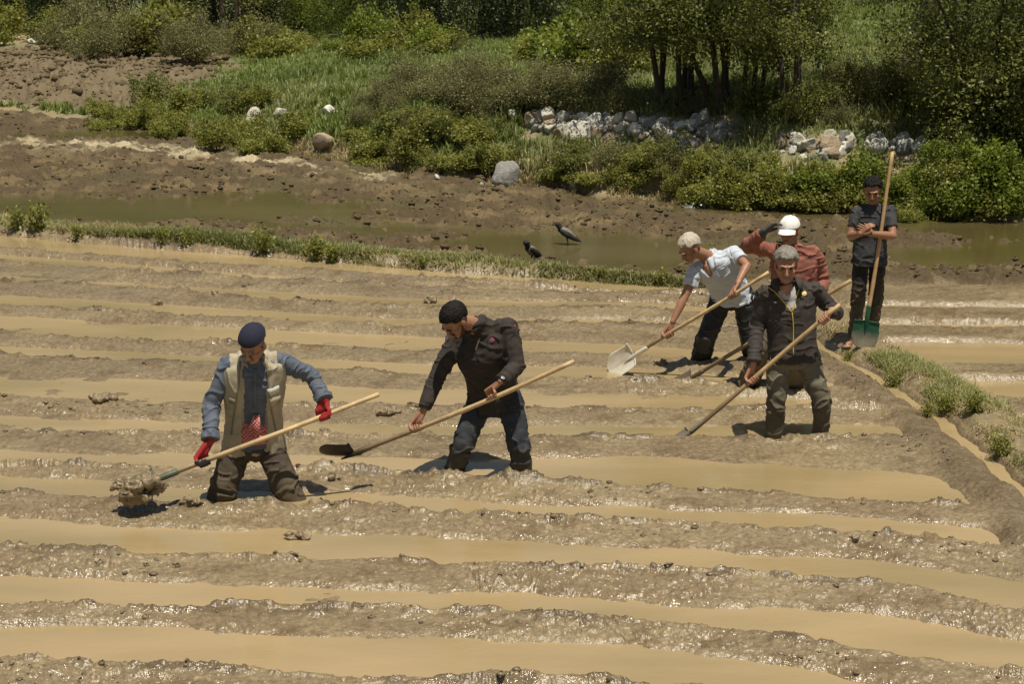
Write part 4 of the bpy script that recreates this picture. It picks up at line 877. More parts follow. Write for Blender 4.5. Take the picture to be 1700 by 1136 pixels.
class Shaft:
    def __init__(s, a, b): s.a, s.b = a, b          # a = free end, b = blade end
    def at(s, px):
        lo, hi = 0., 1.; inc = proj(s.b)[0] > proj(s.a)[0]
        for _ in range(40):
            m = (lo + hi) / 2; x = proj(s.a + (s.b - s.a) * m)[0]
            if (x < px) == inc: lo = m
            else: hi = m
        return s.a + (s.b - s.a) * lo
    @property
    def ax(s): return nz(s.b - s.a)
def shovel(label, sh, nrm, wm, bm, L=.29, W=.22, dish=.035, bend=.0, r=(.0165, .019), angle=0., tipmul=1., knob=False):
    a = sh.ax; n = nz(nrm - a * (nrm @ a)); u = np.cross(a, n)
    root = empty('shovel', sh.b); tag(root, label, 'shovel', 'shovels the workers dig with')
    pts = []; rad = []
    for i in range(15):
        t = i / 14; p = sh.a + (sh.b - sh.a) * t + n * bend * math.sin(math.pi * t) + u * .006 * math.sin(5 * t + len(label)); pts.append(p); rad.append(r[0] + (r[1] - r[0]) * t + .0006 * math.sin(i * 1.9))
    obj('handle', MB().add(*tube(pts, rad, 14, rnd=False)), wm, root)
    obj('socket', MB().add(*tube([sh.b - a * .13, sh.b - a * .02, sh.b + a * .03, sh.b + a * .12], [r[1] + .003, r[1] + .004, .017, .005], 14)), bm, root)
    d = nz(a * math.cos(angle) + n * math.sin(angle)); nn = nz(np.cross(u, d)) ; nn = nn if nn @ n > 0 else -nn
    nu, nv = 20, 26; top, bot = [], []
    for j in range(nv + 1):
        t = j / nv; ww = W / 2 * (1.0 - .04 * math.cos(t * 3)) * (1 if t < .55 else math.sqrt(max(0.0, 1 - ((t - .55) / .45) ** 2 * .985)))
        for i in range(nu + 1):
            q = i / nu * 2 - 1; x = q * ww; z = dish * (x / (W / 2)) ** 2 - .012 * math.exp(-(x / .012) ** 2) * (1 - t) + .05 * t * t * tipmul * .5 + (.010 if t < .04 and abs(q) > .25 else 0)
            pp = sh.b + d * (t * L) + u * x + nn * z; top.append(pp + nn * .0012); bot.append(pp - nn * .0012)
    N = len(top); f = []; g = lambda i, j: j * (nu + 1) + i
    for j in range(nv):
        for i in range(nu): f += [(g(i, j), g(i + 1, j), g(i + 1, j + 1), g(i, j + 1)), (N + g(i, j), N + g(i, j + 1), N + g(i + 1, j + 1), N + g(i + 1, j))]
    for j in range(nv): f += [(g(0, j), g(0, j + 1), N + g(0, j + 1), N + g(0, j)), (g(nu, j), N + g(nu, j), N + g(nu, j + 1), g(nu, j + 1))]
    for i in range(nu): f += [(g(i, 0), N + g(i, 0), N + g(i + 1, 0), g(i + 1, 0)), (g(i, nv), g(i + 1, nv), N + g(i + 1, nv), N + g(i, nv))]
    obj('blade', MB().add(top + bot, f), bm, root)
    return root, d, nn, u

# ---- A: man in skullcap, front left
Y = 12.26; p = lambda x, y, d: P(x, y, Y + d)
sA = Shaft(p(629, 655, -.03), p(262, 796, -.48)); gl = sA.at(339); gr = sA.at(537)
wl, wr = p(349, 731, -.34), p(538, 664, -.10)
J = dict(hl=p(398, 736, 0), hr=p(444, 735, .02), sl=p(380, 606, -.16), sr=p(463, 600, -.13), nk=p(420, 589, -.16), hd=p(420, 571, -.27), el=p(351, 672, -.18), wl=wl, er=p(518, 624, .02), wr=wr,
         kl=p(372, 806, -.08), kr=p(474, 806, -.08))
J['fl'] = leg_end(J['kl'], p(368, 838, -.08)); J['fr'] = leg_end(J['kr'], p(489, 838, -.08))
hA = grip_hand(wl, gl, sA.ax, side=1, thumb=1) + grip_hand(wr, gr, sA.ax, side=-1, thumb=-1)
DENIM = mat('shirt_blue', (.095, .115, .155), .85, .22, 9, .0012, 350, spl=.35)
PANT_A = mat('trousers_brown', (.050, .036, .030), .85, .25, 9, .001, 300, mud=(.30, .6, (.080, .060, .036)), spl=.3)
VEST = mat('vest_beige', (.42, .38, .28), .85, .18, 9, .001, 300, spl=.5, col2=(.33, .29, .20))
pA = build_person('man in navy skullcap, blue shirt and beige vest lifting mud with a shovel', G(420, 838), J, (-.30, -.72, -.62), (-.05, -.4, .9), 1.04, SKIN_OLD, DENIM, PANT_A, hA,
                  torso=(.175, .125), waist=(.165, .125), hip=(.18, .135), slv=(.066, .058, .052), leg=(.108, .100, .098), amp=.0055, sleeve_end=.93, seed=1, hem=-.02)
NAVY = mat('cap_navy', (.012, .015, .035), .9, .2, 40, .001, 300)
capf = lambda az, e, u: (lambda m: m * (.0125 + .002 * np.exp(-((e - .28 + .12 * np.cos(az)) / .07) ** 2)) - (1 - m) * .02)(ss(-.03, .03, e - (.20 - .0 * np.cos(az))))
obj('skullcap', head_shell(pA['hd'], pA['R'], pA['hs'], capf, rad=(.079, .098, .088)), NAVY, pA['root'])
obj('hair', head_shell(pA['hd'], pA['R'], pA['hs'], hair_fn(front=.6, side=-.05, back=-.45, th=.004, nz_=.002)), HAIR_GREY, pA['root'])
brows(pA, HAIR_GREY); moustache(pA, HAIR_GREY, .005)
# vest: an open-fronted shell round the torso
rr = pA['rings'](.034, .055); vm = MB()
v_, f_ = loft(rr, 72, 8)
n = 72; v_ = v_.reshape(-1, n, 3); nr = len(v_)
th = (np.arange(n) / n * 2 * math.pi + math.pi) % (2 * math.pi) - math.pi
for i in range(nr):
    t = i / (nr - 1); c = v_[i].mean(0); op = .40 + .22 * abs(t - .45) + .5 * max(0, t - .78) * 2
    m = ss(-.045, .045, op - np.abs(th - .06)); k = 1 - m * .26; v_[i] = c + (v_[i] - c) * k[:, None]
vm.add(v_.reshape(-1, 3), f_)
for s_, sg in (('sl', -1), ('sr', 1)):
    s0 = pA['J'][s_]; vm.add(*tube([pA['shc'] + (s0 - pA['shc']) * .5 + pA['u0'] * .012, s0 + pA['u0'] * .006 - (s0 - pA['shc']) * .06], [.066, .072], 18, rnd=False))
vme = remesh(vm, .006, 3, .5); folds(vme, [(pA['pc'] - pA['u0'] * .1 + pA['r_m'] * q, pA['shc'] + pA['r_m'] * q, .1) for q in (-.12, .12)], .004, 9, 12, 5, .8)
vest = obj('vest', vme, VEST, pA['root']); bvv = bvh(vme)
WHITE_PATCH = mat('pocket_flap', (.55, .55, .50), .7, .1, 20)
ribbon('pocket_flap', bvv, [(446, 652), (455, 649), (463, 645)], .05, WHITE_PATCH, vest, .006)
VESTD = mat('vest_trim', (.22, .19, .13), .85, .15)
ribbon('pocket', bvv, [(448, 668), (464, 664)], .07, VEST, vest, .007)
ribbon('pocket', bvv, [(381, 664), (391, 668)], .05, VESTD, vest, .006)
ribbon('seam', bvv, [(443, 600), (446, 640), (450, 680), (459, 722)], .012, VESTD, vest, .005)
ribbon('seam', bvv, [(399, 600), (396, 640), (390, 680), (384, 722)], .012, VESTD, vest, .005)
# collar and placket of the blue shirt
ribbon('placket', pA['bv'], [(424, 612), (423, 640), (423, 680)], .028, DENIM, pA['shirt'], .004)
for s_, w_, e_ in (('l', 'wl', 'el'), ('r', 'wr', 'er')):
    a, b2 = pA['J'][w_], pA['J'][e_]; ax = nz(b2 - a); L = MB(); L.add(*tube([a + ax * .000, a + ax * .03, a + ax * .06], [.062, .060, .056], 22, rnd=False))
    cm = remesh(L, .005, 2); folds(cm, [(a, b2, .06)], .004, 14, 20, 3); obj('cuff', cm, DENIM, pA['shirt'])
# sash
RED = mat('sash_red', (.38, .035, .04), .85, .15, 12); 
def check_mat():
    m = bpy.data.materials.new('sash_check'); m.use_nodes = True; t = m.node_tree; b = t.nodes['Principled BSDF']; b.inputs['Roughness'].default_value = .9
    tc = t.nodes.new('ShaderNodeTexCoord'); ck = t.nodes.new('ShaderNodeTexChecker'); ck.inputs['Scale'].default_value = 78
    ck.inputs['Color1'].default_value = (.42, .03, .035, 1); ck.inputs['Color2'].default_value = (.50, .30, .27, 1)
    t.links.new(tc.outputs['Object'], ck.inputs['Vector']); t.links.new(ck.outputs[0], b.inputs['Base Color']); return m
SASH = check_mat(); pc, u0 = pA['pc'], pA['u0']
sm = MB(); K = pA['rings'](.006, 0); c1 = K[1]; c2 = K[2]
sm.add(*loft([(c1[0] + u0 * .02, c1[1], c1[2], c1[3] + .004, c1[4] + .004), (c1[0] + u0 * .07, c1[1], c1[2], c1[3] + .006, c1[4] + .008), (c2[0] - u0 * .0, c2[1], c2[2], c2[3] + .002, c2[4] + .004)], 40))
sme = remesh(sm, .006, 3); folds(sme, [(pc - c1[1] * .2, pc + c1[1] * .2, .12)], .006, 4, 26, 9); sash = obj('sash', sme, SASH, pA['root'])
q0 = p(425, 690, -.20)
for dx, dy, ww in ((2, 36, .05), (-11, 26, .03)):
    path = [q0, p(425 + dx * .3, 690 + dy * .35, -.225), p(425 + dx * .8, 690 + dy * .75, -.225), p(425 + dx, 690 + dy, -.21)]
    obj('sash_end', strip(path, [V(0, -1, .2)] * 4, [ww, ww * 1.1, ww * .8, ww * .3], .008), SASH, sash)
# gloves
GLOVE_R = mat('glove_red', (.30, .016, .018), .85, .3, 30, .001, 250, spl=.6); GLOVE_D = mat('glove_black', (.018, .016, .016), .6, .3, 30)
for (w_, g_, sd_, th_, e_) in ((wl, gl, 1, 1, 'el'), (wr, gr, -1, -1, 'er')):
    m_ = MB(); [m_.add(*q) for q in grip_hand(w_, g_, sA.ax, side=sd_, thumb=th_, s=1.26)]; m_.add(*tube([w_ + nz(pA['J'][e_] - w_) * .045, w_], [.040, .032], 16))
    gm_ = remesh(m_, .0045, 1); gl_o = obj('glove', gm_, GLOVE_R, pA['root'])
    if sd_ == 1:
        gl_o.data.materials.append(GLOVE_D); vv = getv(gm_); ax = sA.ax; e1 = nz((w_ - g_) - ax * ((w_ - g_) @ ax)); dpt = (vv - g_) @ e1
        for po in gm_.polygons:
            if dpt[po.vertices[0]] < .020: po.material_index = 1
        gm_.update()
shovel('light wood shovel lifting a lump of mud, held by the man in the skullcap', sA, V(0, -.3, 1), WOOD, GREEN_WORN, angle=-.15, L=.26)

# ---- B: dark sweater, centre
Y = 12.95
sB = Shaft(p(953, 600, -.55), p(590, 753, -.16)); gl = sB.at(693); gr = sB.at(815)
wl, wr = p(703, 681, -.22), p(832, 633, -.42)
J = dict(hl=p(798, 664, .05), hr=p(846, 663, -.04), sl=p(758, 566, -.03), sr=p(843, 544, -.17), nk=p(788, 537, -.18), hd=p(755, 532, -.29), el=p(727, 622, -.11), wl=wl, er=p(858, 609, -.24), wr=wr,
         kl=p(768, 738, -.08), kr=p(862, 743, -.14))
J['fl'] = leg_end(J['kl'], p(752, 788, 0)); J['fr'] = leg_end(J['kr'], p(868, 796, -.10))
hB = grip_hand(wl, gl, sB.ax, side=1, thumb=1) + grip_hand(wr, gr, sB.ax, side=-1, thumb=-1)
SWEAT = mat('sweater_charcoal', (.032, .026, .022), .9, .2, 9, .001, 300, spl=.18)
JEANS = mat('jeans_navy', (.026, .032, .042), .8, .3, 9, .001, 300, mud=(.20, .45, (.045, .040, .032)), spl=.3)
pB = build_person('bearded man in dark sweater and jeans bending over a shovel, bare black-haired head', G(812, 795), J, (-.55, -.36, -.78), (-.50, -.50, .55), 1.04, SKIN_TAN, SWEAT, JEANS, hB,
                  torso=(.205, .155), waist=(.185, .135), hip=(.178, .132), slv=(.080, .066, .054), leg=(.102, .080, .076), amp=.0045, sleeve_end=.93, seed=21, hem=.03, name_top='sweater')
hair(pB, HAIR_BLACK, front=.36, side=-.12, back=-.75, th=.011, nz_=.003, fr=22)
brows(pB, HAIR_BLACK)
bf = lambda az, e, u: (lambda m: m * .0025 - (1 - m) * .02)(ss(0, .1, 1.95 - np.abs(az)) * ss(0, .1, -e - .62 - .0 * az) * (1 - ss(.0, .1, .42 - np.abs(az)) * ss(0, .08, e + .98)))
def beard(p, m):
    b = MB(); T = p['T']
    b.add(*tube([T(-.062, -.004, -.030), T(-.052, -.030, -.072), T(-.018, -.068, -.104), T(.018, -.068, -.104), T(.052, -.030, -.072), T(.062, -.004, -.030)], [.010, .017, .017, .017, .017, .010], 12))
    b.add(*tube([T(-.022, -.083, -.056), T(0, -.091, -.051), T(.022, -.083, -.056)], [.006, .007, .006], 8))
    b.add(*ell(T(0, -.079, -.094), (.022, .018, .016), p['R']))
    obj('beard', remesh(b, .004, 2), m, p['root'])
beard(pB, BEARD)
KNIT = mat('knit_cuff', (.05, .040, .03), .9, .2, 60)
for w_, e_ in (('wl', 'el'), ('wr', 'er')):
    a, b2 = pB['J'][w_], pB['J'][e_]; ax = nz(b2 - a); obj('cuff', MB().add(*tube([a + ax * .010, a + ax * .035, a + ax * .075], [.043, .045, .050], 22, rnd=False)), KNIT, pB['shirt'])
a, ax = pB['J']['wr'], nz(pB['J']['er'] - pB['J']['wr'])
WATCH = mat('watch_black', (.012, .012, .013), .35, .1)
wch = obj('watch', MB().add(*tube([a - ax * .012, a + ax * .012], [.034, .035], 20, rnd=False)), WATCH, pB['root'])
obj('watch_face', MB().add(*ell(a + nz(V(.1, -.8, .6) - ax * (V(.1, -.8, .6) @ ax)) * .036, (.016, .016, .006), np.stack([ax, nz(np.cross(V(.1, -.8, .6), ax)), nz(V(.1, -.8, .6))], 1))), mat('watch_glass', (.3, .33, .35), .15, .05), wch)
badge('collar', pB['bv'], 799, 545, .01, .01, KNIT, pB['shirt'])
pts = []
for k in range(13):
    t = -1.9 + 3.8 * k / 12; pts.append(pB['nk'] + pB['u0'] * (.012 - .03 * math.cos(t)) + pB['r_s'] * math.sin(t) * .078 + pB['f_s'] * math.cos(t) * .078)
obj('stand_collar', MB().add(*tube(pts, [.011] * 13, 10)), SWEAT, pB['shirt'])
ribbon('zip', pB['bv'], [(796, 562), (792, 575), (790, 582)], .012, mat('zip_metal', (.35, .34, .32), .35, .1, metal=.6), pB['shirt'], .005)
o1 = badge('emblem', pB['bv'], 815, 565, .027, .020, mat('emblem_red', (.32, .03, .03), .7, .1), pB['shirt'])
badge('emblem_mark', pB['bv'], 816, 566, .019, .012, mat('emblem_blue', (.05, .08, .22), .7, .1), o1, .005)
badge('shoulder_mark', pB['bv'], 855, 541, .014, .007, mat('mark_red', (.35, .05, .03), .7, .1), pB['shirt'])
badge('shoulder_panel', pB['bv'], 742, 561, .045, .03, mat('panel_grey', (.10, .10, .11), .8, .1), pB['shirt'], .004)
shovel('dark-bladed shovel with a long pale handle, held by the bearded man in the sweater', sB, V(0, .9, 1), WOOD, STEEL_DARK, angle=.33, L=.31, W=.21, dish=.03, bend=-.02)

# ---- C: white-haired man in the light shirt, bending
Y = 16.4
sC = Shaft(p(1276, 452, -.72), p(1054, 590, -.30)); gl = sC.at(1110); gr = sC.at(1216)
wl, wr = p(1117, 534, -.36), p(1225, 470, -.55)
J = dict(hl=p(1200, 492, 0), hr=p(1233, 490, -.04), sl=p(1156, 447, -.20), sr=p(1219, 421, -.22), nk=p(1176, 425, -.2), hd=p(1145, 413, -.32), el=p(1137, 492, -.28), wl=wl, er=p(1240, 441, -.42), wr=wr,
         kl=p(1173, 560, -.06), kr=p(1245, 562, -.05))
J['fl'] = leg_end(J['kl'], p(1163, 598, .12)); J['fr'] = leg_end(J['kr'], p(1252, 600, .1))
hC = grip_hand(wl, gl, sC.ax, side=1, thumb=1) + grip_hand(wr, gr, sC.ax, side=-1, thumb=-1)
SHIRT_C = mat('shirt_pale_blue', (.50, .55, .62), .8, .05, 9, .0008, 300, spl=.15)
PANT_C = mat('trousers_black', (.011, .012, .016), .55, .3, 9, .001, 200, mud=(.14, .3, (.03, .024, .016)))
pC = build_person('white-haired man in pale blue short-sleeved shirt bending to dig', G(1205, 600), J, (-.70, -.38, -.60), (-.42, -.2, .85), 1.02, SKIN_TAN, SHIRT_C, PANT_C, hC,
                  torso=(.175, .125), waist=(.165, .13), hip=(.175, .135), slv=(.070, .06, .05), leg=(.104, .094, .094), amp=.004, shortsl=.62, seed=41, hem=.02, leg_amp=.006)
hair(pC, HAIR_WHITE, front=.44, side=-.02, back=-.6, th=.014, nz_=.0045, fr=6, seed=3); brows(pC, HAIR_WHITE)
ribbon('neck_opening', pC['bv'], [(1166, 433), (1174, 446), (1181, 461)], [.075] * 5 + [.045] * 5 + [.01], SKIN_TAN, pC['shirt'], .004, 5) 
ribbon('collar', pC['bv'], [(1171, 420), (1178, 432), (1183, 447)], .04, SHIRT_C, pC['shirt'], .010)
ribbon('collar', pC['bv'], [(1158, 440), (1164, 450), (1177, 462)], .03, SHIRT_C, pC['shirt'], .009)
ribbon('pocket', pC['bv'], [(1184, 449), (1204, 440)], .01, mat('seam_grey', (.35, .40, .48), .8, .05), pC['shirt'], .004)
shovel('bright steel-bladed shovel stabbing the mud beside a far row', sC, V(-.25, -.75, .55), WOOD, STEEL_BRIGHT, angle=-.12, L=.31, W=.25, dish=.05)

# ---- F: man in the white cap and rust shirt, behind
Y = 15.4
sF = Shaft(p(1413, 466, -.45), p(1148, 628, .34)); gr = sF.at(1347)
wr = p(1357, 492, -.15); wl = p(1269, 384, -.30)
J = dict(hl=p(1297, 508, 0), hr=p(1334, 508, 0), sl=p(1288, 417, 0), sr=p(1352, 421, 0), nk=p(1317, 408, 0), hd=p(1310, 384, -.06), el=p(1243, 408, -.15), wl=wl, er=p(1368, 466, .03), wr=wr,
         kl=p(1264, 578, -.12), kr=p(1322, 588, -.22))
J['fl'] = leg_end(J['kl'], p(1240, 643, .05)); J['fr'] = leg_end(J['kr'], p(1318, 645, .0))
hF = open_hand(wl, p(1287, 370, -.30) - wl, V(.3, -.4, -.8), V(.2, .9, -.2), 20) + grip_hand(wr, gr, sF.ax, side=-1, thumb=-1)
RUST = mat('shirt_rust', (.235, .085, .060), .85, .25, 9, .001, 300, spl=.25)
PANT_F = mat('trousers_khaki', (.10, .08, .055), .8, .25, 9, .001, 300, mud=(.45, .5, (.11, .085, .05)))
pF = build_person('man in white cap and rust shirt raising a gloved hand to the brim', G(1300, 645), J, (-.38, -.9, -.16), (0, 0, 1), .98, SKIN_TAN, RUST, PANT_F, hF,
                  torso=(.18, .12), waist=(.18, .13), hip=(.175, .13), slv=(.068, .060, .052), leg=(.10, .09, .092), amp=.006, sleeve_end=.86, seed=61)
capw = lambda az, e, u: (lambda m: m * (.011 + .003 * np.cos(6 * az) * (1 - ss(.9, 1.5, e))) - (1 - m) * .02)(ss(-.03, .03, e - (.02 - .0 * az)))
CAPW = mat('cap_white', (.80, .79, .76), .8, .04, 20)
cp = obj('cap', head_shell(pF['hd'], pF['R'], pF['hs'], capw, rad=(.080, .099, .090)), CAPW, pF['root'])
vis = MB(); ptsv = []
for j in range(9):
    for i in range(13):
        q = i / 12 * 2 - 1; t = j / 8; az = q * 1.0
        ptsv.append(pF['T'](math.sin(az) * .088 * (1 + .05 * t), -.000 - math.cos(az) * .098 - t * .080 * math.cos(az * 1.1), .046 - t * .026 - .018 * q * q))
N_ = len(ptsv); ptsv += [q - pF['R'] @ V(0, 0, .004) for q in ptsv]; ff = []
gi = lambda i, j, o=0: o * N_ + j * 13 + i
for j in range(8):
    for i in range(12): ff += [(gi(i, j), gi(i, j + 1), gi(i + 1, j + 1), gi(i + 1, j)), (gi(i, j, 1), gi(i + 1, j, 1), gi(i + 1, j + 1, 1), gi(i, j + 1, 1))]
for i in range(12): ff += [(gi(i, 8), gi(i, 8, 1), gi(i + 1, 8, 1), gi(i + 1, 8)), (gi(i, 0), gi(i + 1, 0), gi(i + 1, 0, 1), gi(i, 0, 1))]
for j in range(8): ff += [(gi(0, j), gi(0, j, 1), gi(0, j + 1, 1), gi(0, j + 1)), (gi(12, j), gi(12, j + 1), gi(12, j + 1, 1), gi(12, j, 1))]
obj('brim', MB().add(ptsv, ff), CAPW, cp)
hair(pF, HAIR_GREY, front=.7, side=-.05, back=-.5, th=.006, nz_=.002); brows(pF, HAIR_GREY)
m_ = MB(); [m_.add(*q) for q in open_hand(wl, p(1287, 370, -.30) - wl, V(.3, -.4, -.8), V(.2, .9, -.2), 20, 1.3)]; m_.add(*tube([wl + nz(J['el'] - wl) * .07, wl], [.040, .034], 16))
obj('glove', remesh(m_, .0045, 1), mat('glove_grey', (.05, .058, .055), .8, .3, 30), pF['root'])
ribbon('placket', pF['bv'], [(1314, 412), (1316, 440), (1318, 470)], .03, RUST, pF['shirt'], .006)
shovel('wooden shovel sunk in mud, held by the man in the white cap', sF, V(0, -.4, 1), WOOD2, GREEN_WORN, angle=0, L=.28)

# ---- E: grey-haired man in zip jacket
Y = 13.9
sE = Shaft(p(1395, 506, -.24), p(1146, 718, -.13)); gl = sE.at(1251); gr = sE.at(1367)
wl, wr = p(1251, 602, -.15), p(1380, 515, -.14)
J = dict(hl=p(1295, 592, 0), hr=p(1338, 590, 0), sl=p(1270, 487, 0), sr=p(1351, 482, 0), nk=p(1306, 472, -.02), hd=p(1305, 440, -.11), el=p(1257, 543, .04), wl=wl, er=p(1387, 519, .08), wr=wr,
         kl=p(1288, 676, -.08), kr=p(1366, 672, -.10))
J['fl'] = leg_end(J['kl'], p(1284, 728, -.05)); J['fr'] = leg_end(J['kr'], p(1361, 735, -.02))
hE = grip_hand(wl, gl, sE.ax, side=1, thumb=1) + grip_hand(wr, gr, sE.ax, side=-1, thumb=-1)
JACK = mat('jacket_charcoal', (.040, .033, .029), .85, .2, 9, .001, 260, spl=.18)
PANT_E = mat('trousers_olive', (.15, .135, .098), .8, .2, 9, .001, 300, mud=(.40, .5, (.080, .065, .042)), spl=.3)
pE = build_person('grey-haired man in dark zip jacket and olive trousers leaning on his shovel', G(1322, 735), J, (-.06, -.97, -.30), (0, -.15, 1), 1.04, SKIN_OLD, JACK, PANT_E, hE,
                  torso=(.175, .125), waist=(.18, .14), hip=(.185, .14), slv=(.070, .062, .052), leg=(.104, .074, .060), amp=.0045, sleeve_end=.98, seed=81, name_top='jacket', hem=.03)
hair(pE, HAIR_GREY, front=.48, side=.02, back=-.5, th=.017, nz_=.005, fr=8, seed=9); brows(pE, HAIR_BLACK); moustache(pE, HAIR_GREY, .0085)
bv = pE['bv']; TEE = mat('vest_grey', (.42, .42, .44), .85, .08, 20)
ribbon('undershirt', bv, [(1305, 480), (1311, 500), (1315, 517)], [.135] * 3 + [.12] * 2 + [.08] * 5 + [.01], TEE, pE['shirt'], .004, 5)
ribbon('bare_neck', bv, [(1304, 473), (1306, 482), (1309, 491)], [.105] * 4 + [.085] * 3 + [.04] * 3 + [.01], SKIN_OLD, pE['shirt'], .008, 5)
YEL = mat('yellow_trim', (.52, .38, .09), .8, .1)
ribbon('zip', bv, [(1275, 477), (1286, 484), (1300, 500), (1315, 519)], .010, YEL, pE['shirt'], .007)
ribbon('zip', bv, [(1336, 463), (1328, 475), (1321, 495), (1315, 519)], .010, YEL, pE['shirt'], .007)
ribbon('zip', bv, [(1315, 518), (1317, 540), (1317, 565), (1317, 590)], .007, YEL, pE['shirt'], .006)
o1 = badge('badge', bv, 1335, 487, .021, .021, mat('badge_yellow', (.75, .52, .13), .6, .1), pE['shirt'])
badge('badge_mark', bv, 1336, 487, .011, .010, mat('badge_white', (.8, .75, .6), .6, .1), o1, .006)
badge('logo_mark', bv, 1287, 502, .012, .005, mat('logo_white', (.75, .75, .75), .6, .1), pE['shirt'])
for sgn in (-1, 1):
    pts = [pE['nk'] + pE['r_s'] * sgn * .075 + pE['u0'] * .045 - pE['f_s'] * .01, pE['nk'] + pE['r_s'] * sgn * .095 + pE['u0'] * .03 + pE['f_s'] * .06, pE['nk'] + pE['r_s'] * sgn * .088 - pE['u0'] * .02 + pE['f_s'] * .115]
    obj('collar', strip(pts, [nz(pE['f_s'] * .6 + pE['u0'] + pE['r_s'] * sgn * .5)] * 3, [.05, .075, .03], .008), JACK, pE['shirt'])
a, b2 = pE['J']['wl'], pE['J']['el']; ax = nz(b2 - a)
obj('cuff', MB().add(*tube([a - ax * .006, a + ax * .03], [.050, .054], 20, rnd=False)), JACK, pE['shirt'])
shovel('green-bladed shovel slanting into the mud, held by the man in the zip jacket', sE, V(0, -.4, 1), WOOD2, GREEN_PAINT, angle=0, L=.16, W=.10, dish=.03)

# ---- D: young man standing on the bund
Y = 17.05
wl, wr = p(1429, 388, -.30), p(1447, 388, -.28)
J = dict(hl=p(1430, 424, 0), hr=p(1457, 424, .03), sl=p(1423, 350, 0), sr=p(1478, 350, 0), nk=p(1450, 342, 0), hd=p(1449, 317, -.05), el=p(1412, 392, -.09), wl=wl, er=p(1482, 392, -.15), wr=wr,
         kl=p(1425, 499, -.03), kr=p(1453, 499, .04))
J['fl'] = p(1417, 561, .0); J['fr'] = p(1447, 561, .10)
hD = open_hand(wl, V(.55, -.35, .75), V(.9, .3, -.3), V(0, -.6, .5), 18) + open_hand(wr, V(-.85, -.25, .42), V(-.3, .9, .1), V(0, -.3, .9), 22)
ft = []
for k, d in (('fl', V(-.55, -.83, 0)), ('fr', V(.1, -1, 0))):
    a = J[k]; zz = a[2] - .075; h0 = a + V(0, 0, -.035); d = nz(d)
    ft.append(tube([V(a[0], a[1], zz + .045) - d * .04, V(a[0], a[1], zz + .05) + d * .03, V(a[0], a[1], zz + .035) + d * .11, V(a[0], a[1], zz + .022) + d * .15], [.036, .038, .032, .024], 14)); ft.append(tube([a, h0], [.036, .036], 12))
    s_ = np.cross(d, V(0, 0, 1))
    for q, L in ((-2, .17), (-1, .182), (0, .19), (1, .19), (2, .185)):
        b_ = V(a[0], a[1], zz + .018) + s_ * q * .0135 * (1 if k == 'fl' else -1); ft.append(tube([b_ + d * .14, b_ + d * L], [.011, .009], 8))
TEE_D = mat('tshirt_charcoal', (.035, .037, .041), .85, .2, 9, .001, 300); PANT_D = mat('trousers_dark', (.012, .010, .009), .85, .3, 9, .001, 300, mud=(.62, .8, (.095, .072, .045)))
pD = build_person('young man in grey t-shirt standing upright on the bund rubbing his hands', G(1425, 572, .1), J, (-.22, -.93, -.36), (0, 0, 1), .97, SKIN_YNG, TEE_D, PANT_D, hD,
                  torso=(.150, .105), waist=(.145, .105), hip=(.150, .115), slv=(.058, .05, .04), leg=(.082, .068, .055), amp=.0045, shortsl=.66, seed=101, hem=.09, feet=ft, name_top='t_shirt')
hair(pD, HAIR_BLACK, front=.5, side=.08, back=-.35, th=.018, nz_=.009, fr=13, seed=5); brows(pD, HAIR_BLACK)
sD = Shaft(p(1483, 252, -.10), p(1439, 532, -.24))
shD = shovel('tall orange-handled shovel with a green blade standing upright beside the young man', sD, V(-.1, -1, .1), WOOD3, GREEN_PAINT, angle=-.05, L=.27, W=.25, dish=.045)
